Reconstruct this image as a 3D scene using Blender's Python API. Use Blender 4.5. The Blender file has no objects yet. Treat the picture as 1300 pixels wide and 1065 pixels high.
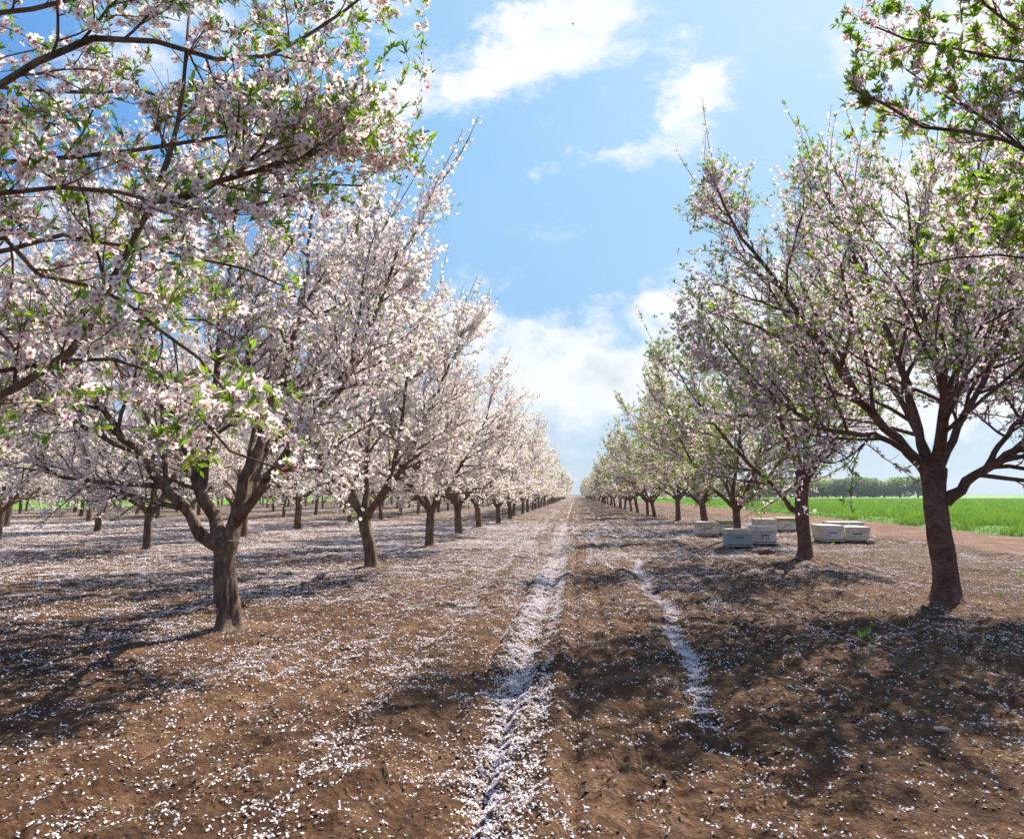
import bpy, math, random
import numpy as np
from mathutils import Vector, Matrix

C = bpy.context.scene.collection
SC = bpy.context.scene

# ------------------------------------------------------------------ camera
FPX = 900.0            # focal length in pixels of a 1300 wide frame
CAM_H = 1.35
PITCH = math.atan(140.5 / FPX)
YAW = math.atan(80.0 * math.cos(PITCH) / FPX)
cam = bpy.data.cameras.new("camera")
cam.sensor_fit = 'HORIZONTAL'
cam.sensor_width = 36.0
cam.lens = 36.0 * FPX / 1300.0
cam.shift_y = -45.0 / 1300.0
cam.clip_start = 0.05
cam.clip_end = 9000
co = bpy.data.objects.new("camera", cam)
C.objects.link(co)
co.location = (0, 0, CAM_H)
co.rotation_euler = (math.pi / 2 + PITCH, 0, YAW)
SC.camera = co

# ------------------------------------------------------------------ sun, sky, exposure
SUN_EL = math.radians(47)
SUN_AZ = math.radians(36)          # to the right of +Y (the direction of the rows)
sun_dir = Vector((math.sin(SUN_AZ) * math.cos(SUN_EL), math.cos(SUN_AZ) * math.cos(SUN_EL), math.sin(SUN_EL)))
sl = bpy.data.lights.new("sun", 'SUN')
sl.energy = 5.0
sl.angle = math.radians(0.55)
sl.color = (1.0, 0.95, 0.87)
so = bpy.data.objects.new("sun", sl)
C.objects.link(so)
so.rotation_euler = sun_dir.to_track_quat('Z', 'Y').to_euler()
so.location = (20, 30, 40)

SC.view_settings.view_transform = 'Standard'
SC.view_settings.look = 'None'
SC.view_settings.gamma = 1.0
SC.view_settings.exposure = 1.0
SKY_STRENGTH = 0.097

world = bpy.data.worlds.new("World")
SC.world = world
world.use_nodes = True
WN = world.node_tree
WN.nodes.clear()
world.cycles.sampling_method = 'MANUAL'
world.cycles.sample_map_resolution = 256


class G:
    """tiny helper that writes math nodes"""
    def __init__(self, nt):
        self.nt = nt

    def put(self, sock, v):
        if hasattr(v, 'is_output') or isinstance(v, bpy.types.NodeSocket):
            self.nt.links.new(v, sock)
        else:
            sock.default_value = v

    def m(self, op, a, b=None, c=None, clamp=False):
        n = self.nt.nodes.new('ShaderNodeMath')
        n.operation = op
        n.use_clamp = clamp
        self.put(n.inputs[0], a)
        if b is not None: self.put(n.inputs[1], b)
        if c is not None: self.put(n.inputs[2], c)
        return n.outputs[0]

    def vm(self, op, a, b=None):
        n = self.nt.nodes.new('ShaderNodeVectorMath')
        n.operation = op
        self.put(n.inputs[0], a)
        if b is not None: self.put(n.inputs[1], b)
        return n.outputs[0]

    def comb(self, x, y, z):
        n = self.nt.nodes.new('ShaderNodeCombineXYZ')
        self.put(n.inputs[0], x); self.put(n.inputs[1], y); self.put(n.inputs[2], z)
        return n.outputs[0]

    def sep(self, v):
        n = self.nt.nodes.new('ShaderNodeSeparateXYZ')
        self.put(n.inputs[0], v)
        return n.outputs

    def noise(self, vec, scale, detail=4, rough=0.55, dist=0.0, color=False):
        n = self.nt.nodes.new('ShaderNodeTexNoise')
        self.put(n.inputs['Vector'], vec)
        n.inputs['Scale'].default_value = scale
        n.inputs['Detail'].default_value = detail
        n.inputs['Roughness'].default_value = rough
        n.inputs['Distortion'].default_value = dist
        return n.outputs['Color'] if color else n.outputs['Fac']

    def voro(self, vec, scale, feature='F1', out='Distance', rand=1.0):
        n = self.nt.nodes.new('ShaderNodeTexVoronoi')
        n.feature = feature
        self.put(n.inputs['Vector'], vec)
        n.inputs['Scale'].default_value = scale
        n.inputs['Randomness'].default_value = rand
        return n.outputs[out]

    def mix(self, f, a, b, mode='MIX'):
        n = self.nt.nodes.new('ShaderNodeMix')
        n.data_type = 'RGBA'
        n.blend_type = mode
        self.put(n.inputs[0], f)
        self.put(n.inputs[6], a if not isinstance(a, tuple) else (*a, 1)[:4])
        self.put(n.inputs[7], b if not isinstance(b, tuple) else (*b, 1)[:4])
        return n.outputs[2]

    def rng(self, v, a, b, c=0.0, d=1.0, smooth=False):
        n = self.nt.nodes.new('ShaderNodeMapRange')
        if smooth: n.interpolation_type = 'SMOOTHSTEP'
        self.put(n.inputs[0], v)
        for i, x in enumerate((a, b, c, d)):
            n.inputs[i + 1].default_value = x
        return n.outputs[0]

    def ramp(self, v, stops):
        n = self.nt.nodes.new('ShaderNodeValToRGB')
        self.put(n.inputs[0], v)
        e = n.color_ramp.elements
        while len(e) < len(stops): e.new(0.5)
        for el, (p, col) in zip(e, stops):
            el.position = p
            el.color = (*col, 1)
        return n.outputs[0]

    def attr(self, name):
        n = self.nt.nodes.new('ShaderNodeAttribute')
        n.attribute_name = name
        return n.outputs['Fac']

    def bump(self, h, strength=0.5, dist=0.01):
        n = self.nt.nodes.new('ShaderNodeBump')
        n.inputs['Strength'].default_value = strength
        n.inputs['Distance'].default_value = dist
        self.put(n.inputs['Height'], h)
        return n.outputs[0]


# camera basis, used to turn a photo pixel into a place on the ground
FWD = np.array([-math.sin(YAW) * math.cos(PITCH), math.cos(YAW) * math.cos(PITCH), math.sin(PITCH)])
RGT = np.array([math.cos(YAW), math.sin(YAW), 0.0])
UPV = np.cross(RGT, FWD)


def ray(px, py):
    return FWD + RGT * ((px - 650.0) / FPX) + UPV * ((487.5 - py) / FPX)


def gp(px, py, z=0.0):
    d = ray(px, py)
    t = (z - CAM_H) / d[2]
    return np.array([0, 0, CAM_H]) + d * t


def at(px, py, Y):
    d = ray(px, py)
    return np.array([0, 0, CAM_H]) + d * (Y / d[1])


def build_world():
    g = G(WN)
    sky = WN.nodes.new('ShaderNodeTexSky')
    sky.sky_type = 'NISHITA'
    sky.sun_disc = False
    sky.sun_elevation = SUN_EL
    sky.sun_rotation = SUN_AZ
    sky.air_density = 1.0
    sky.dust_density = 1.0
    sky.ozone_density = 1.4
    tc = WN.nodes.new('ShaderNodeTexCoord')
    d = tc.outputs['Generated']
    x, y, z = g.sep(d)
    ya = g.m('MAXIMUM', g.m('ABSOLUTE', y), 0.08)
    u = g.m('DIVIDE', x, ya)
    v = g.m('DIVIDE', z, ya)
    # warp so that cloud edges are ragged
    q = g.comb(u, g.m('MULTIPLY', v, 1.25), g.m('SIGN', y))
    w1 = g.noise(q, 6.0, 5, 0.66, 0.0, True)
    ws = g.sep(w1)
    uu = g.m('ADD', u, g.m('MULTIPLY', g.m('SUBTRACT', ws[0], 0.5), 0.24))
    vv = g.m('ADD', v, g.m('MULTIPLY', g.m('SUBTRACT', ws[1], 0.5), 0.17))
    uv = g.comb(uu, vv, 0.0)
    # every cloud: pixel where it stands, half sizes, tilt, weight
    clouds = [(665, 62, 130, 42, 24, 1.0), (725, 30, 70, 36, 10, 0.75), (590, 108, 60, 22, 18, 0.5),
              (885, 95, 34, 36, 0, 0.85), (815, 62, 62, 16, 12, 0.5), (925, 118, 28, 24, 0, 0.35),
              (888, 150, 42, 14, 15, 0.75), (800, 196, 78, 15, 14, 0.72), (830, 215, 30, 14, 0, 0.4),
              (488, 118, 48, 62, -35, 0.9), (420, 20, 70, 30, 0, 0.8), (150, 75, 95, 60, 0, 0.75), (300, 30, 60, 40, 0, 0.4),
              (655, 432, 82, 36, -8, 1.3), (690, 480, 75, 36, 0, 0.8), (640, 500, 110, 40, 0, 0.38),
              (800, 458, 46, 26, 0, 0.95), (850, 392, 130, 20, 6, 0.55), (920, 380, 60, 24, 0, 0.35), (745, 525, 120, 30, 0, 0.35), (945, 430, 120, 50, 0, 0.3), (560, 400, 60, 40, 0, 0.4), (620, 560, 160, 24, 0, 0.25), (925, 100, 60, 20, 30, 0.5),
              (1190, 45, 110, 48, 20, 1.0), (1250, 235, 130, 60, 0, 1.25), (1080, 400, 190, 85, 8, 0.7),
              (1250, 400, 150, 110, 0, 0.8), (40, 250, 200, 110, 0, 0.45), (250, 280, 130, 50, 0, 0.45),
              (1150, 500, 200, 30, 0, 0.5)]
    tot = None
    for (px, py, a, b, tilt, wgt) in clouds:
        dd = ray(px, py)
        u0, v0 = dd[0] / dd[1], dd[2] / dd[1]
        mp = WN.nodes.new('ShaderNodeMapping')
        mp.vector_type = 'TEXTURE'
        mp.inputs['Location'].default_value = (u0, v0, 0)
        mp.inputs['Rotation'].default_value = (0, 0, math.radians(tilt))
        mp.inputs['Scale'].default_value = (a * 1.9 / FPX, b * 1.9 / FPX, 1)
        WN.links.new(uv, mp.inputs['Vector'])
        gr = WN.nodes.new('ShaderNodeTexGradient')
        gr.gradient_type = 'SPHERICAL'
        WN.links.new(mp.outputs[0], gr.inputs[0])
        tot = g.m('MULTIPLY_ADD', gr.outputs['Fac'], wgt * 1.35, 0.0 if tot is None else tot)
    front = g.m('GREATER_THAN', y, 0.0)
    back = g.rng(g.noise(q, 1.6, 1, 0.5), 0.5, 0.7, 0.0, 0.9)
    tot = g.m('ADD', g.m('MULTIPLY', tot, front), g.m('MULTIPLY', back, g.m('SUBTRACT', 1.0, front)))
    n1 = g.noise(q, 6.5, 5, 0.62, 0.5)
    n2 = g.noise(q, 24.0, 4, 0.65, 0.0)
    nn = g.m('ADD', g.m('MULTIPLY', n1, 0.75), g.m('MULTIPLY', n2, 0.25))
    dens = g.m('ADD', g.m('MULTIPLY', g.m('MINIMUM', tot, 1.35), 0.95), g.m('MULTIPLY', g.m('SUBTRACT', nn, 0.5), 3.7))
    mask = g.rng(dens, 0.18, 1.35, 0.0, 1.0, True)
    # thin veil, stronger towards the sun and the horizon
    sdir = g.comb(*[float(c) for c in sun_dir])
    vmn = WN.nodes.new('ShaderNodeVectorMath'); vmn.operation = 'DOT_PRODUCT'
    WN.links.new(d, vmn.inputs[0]); WN.links.new(sdir, vmn.inputs[1])
    glow = g.rng(vmn.outputs['Value'], 0.55, 1.0, 0.0, 1.0, True)
    veiln = g.rng(g.noise(q, 2.2, 3, 0.55, 0.0), 0.38, 0.75, 0.0, 1.0, True)
    veil = g.m('MULTIPLY', g.m('ADD', g.m('MULTIPLY', veiln, 0.22), 0.06), g.m('ADD', 0.35, g.m('MULTIPLY', glow, 1.1)), None, True)
    horizon = g.rng(z, 0.0, 0.30, 0.30, 0.0, True)
    veil = g.m('MAXIMUM', veil, g.m('MULTIPLY', horizon, 0.9))
    # sun-side brighter clouds, greyer where thick and low
    thick = g.rng(dens, 0.8, 1.9, 0.0, 1.0, True)
    low = g.rng(z, 0.1, 0.35, 1.0, 0.15, True)
    shade = g.m('MULTIPLY', g.m('MULTIPLY', thick, low), g.rng(g.noise(q, 9.0, 2, 0.5), 0.4, 0.65, 0.2, 1.0))
    ccol = g.mix(shade, (5.35, 5.45, 5.5), (3.3, 3.7, 4.2))
    hs = WN.nodes.new('ShaderNodeHueSaturation')
    hs.inputs['Saturation'].default_value = 1.28
    hs.inputs['Value'].default_value = 0.6
    WN.links.new(sky.outputs[0], hs.inputs['Color'])
    # clear air: deep blue away from the sun, paler towards it and towards the horizon
    air = g.ramp(g.rng(vmn.outputs['Value'], 0.25, 0.95), [(0.0, (0.040, 0.20, 0.72)), (0.40, (0.14, 0.41, 0.88)), (0.65, (0.28, 0.60, 0.95)), (1.0, (0.48, 0.76, 1.0))])
    air = g.vm('SCALE', air)
    air.node.inputs['Scale'].default_value = 5.6
    air = g.mix(g.rng(z, 0.0, 0.42, 0.85, 0.0, True), air, (2.45, 3.35, 4.25))
    base = g.mix(0.22, air, hs.outputs[0])
    base = g.mix(veil, base, (3.6, 4.3, 5.0))
    col = g.mix(g.m('MULTIPLY', mask, 0.97), base, ccol)
    below = g.m('LESS_THAN', z, 0.0)
    col = g.mix(below, col, (1.2, 1.0, 0.8))
    bg = WN.nodes.new('ShaderNodeBackground')
    bg.inputs['Strength'].default_value = SKY_STRENGTH
    WN.links.new(col, bg.inputs['Color'])
    out = WN.nodes.new('ShaderNodeOutputWorld')
    WN.links.new(bg.outputs[0], out.inputs['Surface'])


build_world()

# ------------------------------------------------------------------ tagging
def tag(o, label=None, cat=None, group=None, kind=None):
    if label: o['label'] = label
    if cat: o['category'] = cat
    if group: o['group'] = group
    if kind: o['kind'] = kind
    return o


def empty(name, loc=(0, 0, 0), rz=0.0, s=1.0):
    o = bpy.data.objects.new(name, None)
    C.objects.link(o)
    o.location = [float(c) for c in loc]
    o.rotation_euler = (0, 0, rz)
    o.scale = (s, s, s)
    o.empty_display_size = 0.2
    return o


# ------------------------------------------------------------------ mesh accumulator
class Acc:
    def __init__(self):
        self.v, self.f, self.m, self.c, self.r, self.n = [], [], [], [], [], 0
        self.sm = []

    def add(self, V, F, mat=0, c=None, r=None, smooth=False):
        V = np.asarray(V, float).reshape(-1, 3)
        if len(V) == 0: return
        F = np.asarray(F, int)
        self.v.append(V)
        self.f.append(F + self.n)
        self.m.append(np.full(len(F), mat, int))
        self.sm.append(np.full(len(F), smooth, bool))
        self.c.append(np.zeros(len(V)) if c is None else np.asarray(c, float))
        self.r.append(np.zeros(len(V)) if r is None else np.asarray(r, float))
        self.n += len(V)

    def mesh(self, name, mats):
        me = bpy.data.meshes.new(name)
        V = np.concatenate(self.v)
        me.vertices.add(len(V))
        me.vertices.foreach_set('co', V.astype(np.float32).ravel())
        loops = np.concatenate([f.ravel() for f in self.f])
        tot = np.concatenate([np.full(len(f), f.shape[1], int) for f in self.f])
        start = np.concatenate([[0], np.cumsum(tot)[:-1]])
        me.loops.add(len(loops))
        me.loops.foreach_set('vertex_index', loops.astype(np.int32))
        me.polygons.add(len(tot))
        me.polygons.foreach_set('loop_start', start.astype(np.int32))
        me.polygons.foreach_set('loop_total', tot.astype(np.int32))
        me.polygons.foreach_set('material_index', np.concatenate(self.m).astype(np.int32))
        me.polygons.foreach_set('use_smooth', np.concatenate(self.sm))
        for nm, arr in (('c', self.c), ('r', self.r)):
            a = me.attributes.new(nm, 'FLOAT', 'POINT')
            a.data.foreach_set('value', np.concatenate(arr).astype(np.float32))
        for m in mats: me.materials.append(m)
        me.update(calc_edges=True)
        me.validate()
        return me

    def obj(self, name, mats, parent=None):
        o = bpy.data.objects.new(name, self.mesh(name, mats if isinstance(mats, (list, tuple)) else [mats]))
        C.objects.link(o)
        if parent: o.parent = parent
        return o


def norm(a):
    return a / (np.linalg.norm(a, axis=-1, keepdims=True) + 1e-9)


def frames(N, rng):
    """random spin frames around N"""
    r = norm(rng.normal(size=N.shape))
    X = norm(np.cross(N, r))
    Y = np.cross(N, X)
    return X, Y


def stamp(acc, P, N, S, T, F, mat, tc, rng, c_jit=0.0, XY=None, rval=None):
    """copies template T (m,3) with faces F at P oriented with +z along N"""
    n = len(P)
    if n == 0: return
    X, Y = frames(N, rng) if XY is None else XY
    V = (P[:, None, :] + S[:, None, None] * (T[None, :, 0:1] * X[:, None, :] + T[None, :, 1:2] * Y[:, None, :] + T[None, :, 2:3] * N[:, None, :]))
    m = len(T)
    Fs = (F[None, :, :] + (np.arange(n) * m)[:, None, None]).reshape(-1, F.shape[1])
    cc = np.tile(tc, n)
    if c_jit: cc = cc + np.repeat(rng.uniform(-c_jit, c_jit, n), m)
    rr = np.repeat(rng.uniform(0, 1, n) if rval is None else rval, m)
    acc.add(V.reshape(-1, 3), Fs, mat, cc, rr)


# value noise ------------------------------------------------------
def vnoise(x, y, f, seed=0):
    x = np.asarray(x) * f + 1000.3
    y = np.asarray(y) * f + 1000.7
    xi, yi = np.floor(x).astype(np.int64), np.floor(y).astype(np.int64)
    fx, fy = x - xi, y - yi
    fx = fx * fx * (3 - 2 * fx); fy = fy * fy * (3 - 2 * fy)

    def h(a, b):
        k = (a * 374761393 + b * 668265263 + seed * 1442695041) & 0xffffffff
        k = ((k ^ (k >> 13)) * 1274126177) & 0xffffffff
        return ((k ^ (k >> 16)) & 0xffff) / 65535.0
    return (h(xi, yi) * (1 - fx) + h(xi + 1, yi) * fx) * (1 - fy) + (h(xi, yi + 1) * (1 - fx) + h(xi + 1, yi + 1) * fx) * fy


def fbm(x, y, f, o=4, seed=0):
    s, a, t = 0, 1.0, 0
    for i in range(o):
        s = s + a * vnoise(x, y, f * 2 ** i, seed + i * 17); t += a; a *= 0.5
    return s / t


# ------------------------------------------------------------------ materials
def mat_new(name):
    m = bpy.data.materials.new(name)
    m.use_nodes = True
    nt = m.node_tree
    nt.nodes.clear()
    out = nt.nodes.new('ShaderNodeOutputMaterial')
    return m, nt, G(nt), out


def principled(nt, out, col, rough=0.8, normal=None, spec=0.3):
    p = nt.nodes.new('ShaderNodeBsdfPrincipled')
    g = G(nt)
    g.put(p.inputs['Base Color'], col if not isinstance(col, tuple) else (*col, 1))
    g.put(p.inputs['Roughness'], rough)
    p.inputs['Specular IOR Level'].default_value = spec
    if normal is not None: nt.links.new(normal, p.inputs['Normal'])
    nt.links.new(p.outputs[0], out.inputs['Surface'])
    return p


def thin(nt, out, col, trans, rough=0.6, tcol=None, gloss=0.0):
    g = G(nt)
    d = nt.nodes.new('ShaderNodeBsdfDiffuse'); t = nt.nodes.new('ShaderNodeBsdfTranslucent')
    g.put(d.inputs['Color'], col)
    g.put(t.inputs['Color'], col if tcol is None else tcol)
    mx = nt.nodes.new('ShaderNodeMixShader')
    mx.inputs[0].default_value = trans
    nt.links.new(d.outputs[0], mx.inputs[1]); nt.links.new(t.outputs[0], mx.inputs[2])
    res = mx.outputs[0]
    if gloss:
        gl = nt.nodes.new('ShaderNodeBsdfGlossy')
        gl.inputs['Roughness'].default_value = rough
        m2 = nt.nodes.new('ShaderNodeMixShader'); m2.inputs[0].default_value = gloss
        nt.links.new(res, m2.inputs[1]); nt.links.new(gl.outputs[0], m2.inputs[2])
        res = m2.outputs[0]
    nt.links.new(res, out.inputs['Surface'])


def petal_mat(name, white, blush, trans=0.42):
    m, nt, g, out = mat_new(name)
    c = g.attr('c'); r = g.attr('r')
    edge = g.mix(g.rng(r, 0.55, 1.0, 0.0, 0.9), white, blush)
    base = g.ramp(c, [(0.0, (0.42, 0.02, 0.06)), (0.10, (0.58, 0.12, 0.19)), (0.24, (0.86, 0.62, 0.67)), (0.40, (1, 1, 1))])
    thin(nt, out, g.mix(1.0, base, edge, 'MULTIPLY'), trans)
    return m


M_PETAL_L = petal_mat('blossom_white', (0.90, 0.845, 0.795), (0.87, 0.71, 0.70), 0.55)
M_PETAL_R = petal_mat('blossom_pink', (0.88, 0.75, 0.76), (0.82, 0.54, 0.60), 0.58)


def bud_mat():
    m, nt, g, out = mat_new('bud_pink')
    r = g.attr('r')
    thin(nt, out, g.ramp(r, [(0.0, (0.50, 0.05, 0.09)), (0.5, (0.72, 0.22, 0.30)), (1.0, (0.82, 0.50, 0.56))]), 0.2)
    return m


M_BUD = bud_mat()


def leaf_mat(name, a, b, trans=0.42):
    m, nt, g, out = mat_new(name)
    r = g.attr('r')
    col = g.ramp(r, [(0.0, a), (1.0, b)])
    tc = g.mix(1.0, col, (1.5, 1.5, 0.7), 'MULTIPLY')
    thin(nt, out, col, trans, 0.4, tc, 0.05)
    return m


M_LEAF = leaf_mat('young_leaf', (0.12, 0.235, 0.025), (0.32, 0.45, 0.06))
M_FARLEAF = leaf_mat('far_foliage', (0.09, 0.14, 0.07), (0.24, 0.30, 0.12), 0.45)
M_CROP = leaf_mat('wheat_blade', (0.055, 0.130, 0.018), (0.22, 0.36, 0.06), 0.35)


def bark_mat(name, dark, mid, light, ring=False):
    m, nt, g, out = mat_new(name)
    tc = nt.nodes.new('ShaderNodeTexCoord').outputs['Object']
    mp = nt.nodes.new('ShaderNodeMapping')
    nt.links.new(tc, mp.inputs[0])
    mp.inputs['Scale'].default_value = (1, 1, 5.0 if ring else 0.28)
    n1 = g.noise(mp.outputs[0], 16 if ring else 26, 8, 0.62, 0.5)
    n2 = g.noise(tc, 5, 5, 0.6, 0.3)
    n3 = g.noise(tc, 90, 3, 0.6)
    k = g.m('ADD', g.m('MULTIPLY', n1, 0.6), g.m('MULTIPLY', n2, 0.4))
    col = g.ramp(k, [(0.36, dark), (0.5, mid), (0.66, light)])
    col = g.mix(g.rng(n3, 0.3, 0.7, 0.55, 0.0), col, tuple(c * 0.45 for c in dark), 'MIX')
    h = g.m('ADD', g.m('MULTIPLY', n1, 1.0), g.m('MULTIPLY', n3, 0.25))
    principled(nt, out, col, 0.88, g.bump(h, 0.9, 0.022), 0.25)
    return m


M_BARK_L = bark_mat('bark_grey_brown', (0.042, 0.026, 0.016), (0.195, 0.125, 0.078), (0.40, 0.29, 0.20))
M_BARK_R = bark_mat('bark_red_brown', (0.052, 0.026, 0.018), (0.20, 0.108, 0.076), (0.40, 0.27, 0.20), True)


def soil_color(g, pos, tone=1.0):
    n1 = g.noise(pos, 0.5, 6, 0.6)
    n2 = g.noise(pos, 6.0, 6, 0.65)
    n3 = g.noise(pos, 45.0, 4, 0.65)
    k = g.m('ADD', g.m('ADD', g.m('MULTIPLY', n1, 0.35), g.m('MULTIPLY', n2, 0.35)), g.m('MULTIPLY', n3, 0.3))
    t = tone
    return g.ramp(k, [(0.37, (0.028 * t, 0.0135 * t, 0.0075 * t)), (0.5, (0.088 * t, 0.044 * t, 0.023 * t)), (0.63, (0.20 * t, 0.115 * t, 0.064 * t))]), n2, n3


def ground_mat():
    m, nt, g, out = mat_new('orchard_soil')
    pos = nt.nodes.new('ShaderNodeTexCoord').outputs['Object']
    col, n2, n3 = soil_color(g, pos)
    # flat little petals between the modelled ones: cells of a fine voronoi
    dens = g.attr('c')
    far = g.attr('r')
    warp = g.vm('ADD', pos, g.vm('SCALE', g.noise(pos, 30, 2, 0.5, 0, True)))
    vd = g.voro(pos, 24.0)
    vc = g.voro(pos, 24.0, 'F1', 'Color')
    sx = g.sep(vc)
    vd2 = g.voro(pos, 9.0)
    vc2 = g.sep(g.voro(pos, 9.0, 'F1', 'Color'))
    s1 = g.m('MULTIPLY', g.m('LESS_THAN', vd, 0.36), g.m('LESS_THAN', sx[0], dens))
    s2 = g.m('MULTIPLY', g.m('LESS_THAN', vd2, 0.42), g.m('LESS_THAN', vc2[0], g.m('MULTIPLY', dens, 0.9)))
    s = g.m('MULTIPLY', g.m('MAXIMUM', s1, g.m('MULTIPLY', s2, far)), g.rng(far, 0.0, 0.5))
    litter = g.mix(sx[1], (0.42, 0.33, 0.27), (0.86, 0.82, 0.82))
    fleck = g.m('MULTIPLY', g.m('LESS_THAN', g.voro(pos, 38.0), 0.27), g.rng(g.noise(pos, 3.0, 3), 0.45, 0.6))
    col = g.mix(g.m('MULTIPLY', fleck, 0.7), col, (0.30, 0.22, 0.11))
    damp = g.rng(g.noise(pos, 0.9, 5, 0.6), 0.50, 0.66, 0.0, 0.45)
    col = g.mix(damp, col, (0.030, 0.015, 0.009))
    col = g.mix(g.m('MULTIPLY', s, 0.92), col, litter)
    h = g.m('ADD', g.m('ADD', g.m('MULTIPLY', n2, 1.0), g.m('MULTIPLY', n3, 0.45)), g.m('MULTIPLY', g.voro(pos, 22.0), 0.5))
    principled(nt, out, col, 0.95, g.bump(h, 0.9, 0.035), 0.12)
    return m


def road_mat():
    m, nt, g, out = mat_new('track_soil')
    pos = nt.nodes.new('ShaderNodeTexCoord').outputs['Object']
    mp = nt.nodes.new('ShaderNodeMapping')
    nt.links.new(pos, mp.inputs[0]); mp.inputs['Scale'].default_value = (1.5, 0.22, 1)
    n1 = g.noise(mp.outputs[0], 2.2, 6, 0.62, 0.3)
    n2 = g.noise(pos, 9, 5, 0.6)
    k = g.m('ADD', g.m('MULTIPLY', n1, 0.65), g.m('MULTIPLY', n2, 0.35))
    col = g.ramp(k, [(0.36, (0.085, 0.042, 0.026)), (0.5, (0.165, 0.088, 0.056)), (0.64, (0.26, 0.155, 0.105))])
    principled(nt, out, col, 0.95, g.bump(k, 0.8, 0.05), 0.1)
    return m


def field_mat():
    m, nt, g, out = mat_new('green_crop_cover')
    pos = nt.nodes.new('ShaderNodeTexCoord').outputs['Object']
    n1 = g.noise(pos, 0.12, 6, 0.62, 0.4)
    n2 = g.noise(pos, 3.5, 5, 0.65)
    k = g.m('ADD', g.m('MULTIPLY', n1, 0.5), g.m('MULTIPLY', n2, 0.5))
    col = g.ramp(k, [(0.36, (0.055, 0.130, 0.012)), (0.5, (0.110, 0.225, 0.024)), (0.64, (0.17, 0.31, 0.045))])
    principled(nt, out, col, 0.8, g.bump(n2, 1.0, 0.25), 0.2)
    return m


M_SOIL, M_ROAD, M_FIELD = ground_mat(), road_mat(), field_mat()


def paint_mat(name, base, wear, dirt, amount=0.5):
    m, nt, g, out = mat_new(name)
    pos = nt.nodes.new('ShaderNodeTexCoord').outputs['Object']
    n1 = g.noise(pos, 7, 7, 0.68, 0.6)
    n2 = g.noise(pos, 40, 4, 0.6)
    z = g.sep(pos)[2]
    foot = g.rng(z, 0.03, 0.16, 0.5, 0.0)
    k = g.m('ADD', g.m('ADD', g.m('MULTIPLY', n1, 0.7), g.m('MULTIPLY', n2, 0.3)), g.m('MULTIPLY', foot, 0.25))
    col = g.mix(g.rng(k, 0.62 - amount * 0.16, 0.68, 0.0, 1.0), base, wear)
    col = g.mix(g.rng(g.noise(pos, 3.2, 5, 0.6), 0.52, 0.72, 0.0, 0.55), col, dirt)
    principled(nt, out, col, 0.7, g.bump(n2, 0.3, 0.004), 0.3)
    return m


M_HW = paint_mat('hive_white', (0.66, 0.61, 0.51), (0.27, 0.20, 0.14), (0.42, 0.33, 0.23), 1.0)
M_HC = paint_mat('hive_cream', (0.60, 0.55, 0.44), (0.30, 0.24, 0.17), (0.37, 0.29, 0.19), 1.1)
M_HY = paint_mat('hive_ochre', (0.36, 0.29, 0.10), (0.22, 0.17, 0.08), (0.30, 0.25, 0.15), 0.6)
M_HB = paint_mat('hive_blue', (0.28, 0.37, 0.36), (0.33, 0.31, 0.26), (0.32, 0.33, 0.30), 0.5)
M_LID = paint_mat('hive_lid', (0.70, 0.64, 0.54), (0.42, 0.35, 0.27), (0.48, 0.40, 0.30), 0.9)
M_DARK = paint_mat('hive_entrance', (0.02, 0.016, 0.012), (0.03, 0.025, 0.02), (0.03, 0.02, 0.02), 0.2)
M_WOOD = paint_mat('weathered_timber', (0.20, 0.14, 0.09), (0.10, 0.07, 0.05), (0.15, 0.10, 0.07), 0.5)
M_INK = paint_mat('marker_ink', (0.10, 0.035, 0.03), (0.16, 0.10, 0.09), (0.2, 0.12, 0.10), 0.2)
M_STONE = paint_mat('field_stone', (0.42, 0.33, 0.25), (0.24, 0.17, 0.12), (0.30, 0.20, 0.13), 0.5)
M_CLOD = paint_mat('earth_clod', (0.13, 0.070, 0.042), (0.08, 0.045, 0.028), (0.19, 0.12, 0.075), 0.5)

# ------------------------------------------------------------------ ground
ROWX_L, ROWX_R = -3.72, 4.62
RX, SP_L, SP_R = 6.9, 5.55, 6.15


def track2(y):     # the wandering white rut right of the middle
    return 0.98 + 0.020 * np.clip(y - 6, 0, 18) + 0.05 * np.sin(y * 0.45 + 2) + 0.07 * np.sin(y * 0.9) + 0.05 * np.sin(y * 2.1 + 1)


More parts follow.
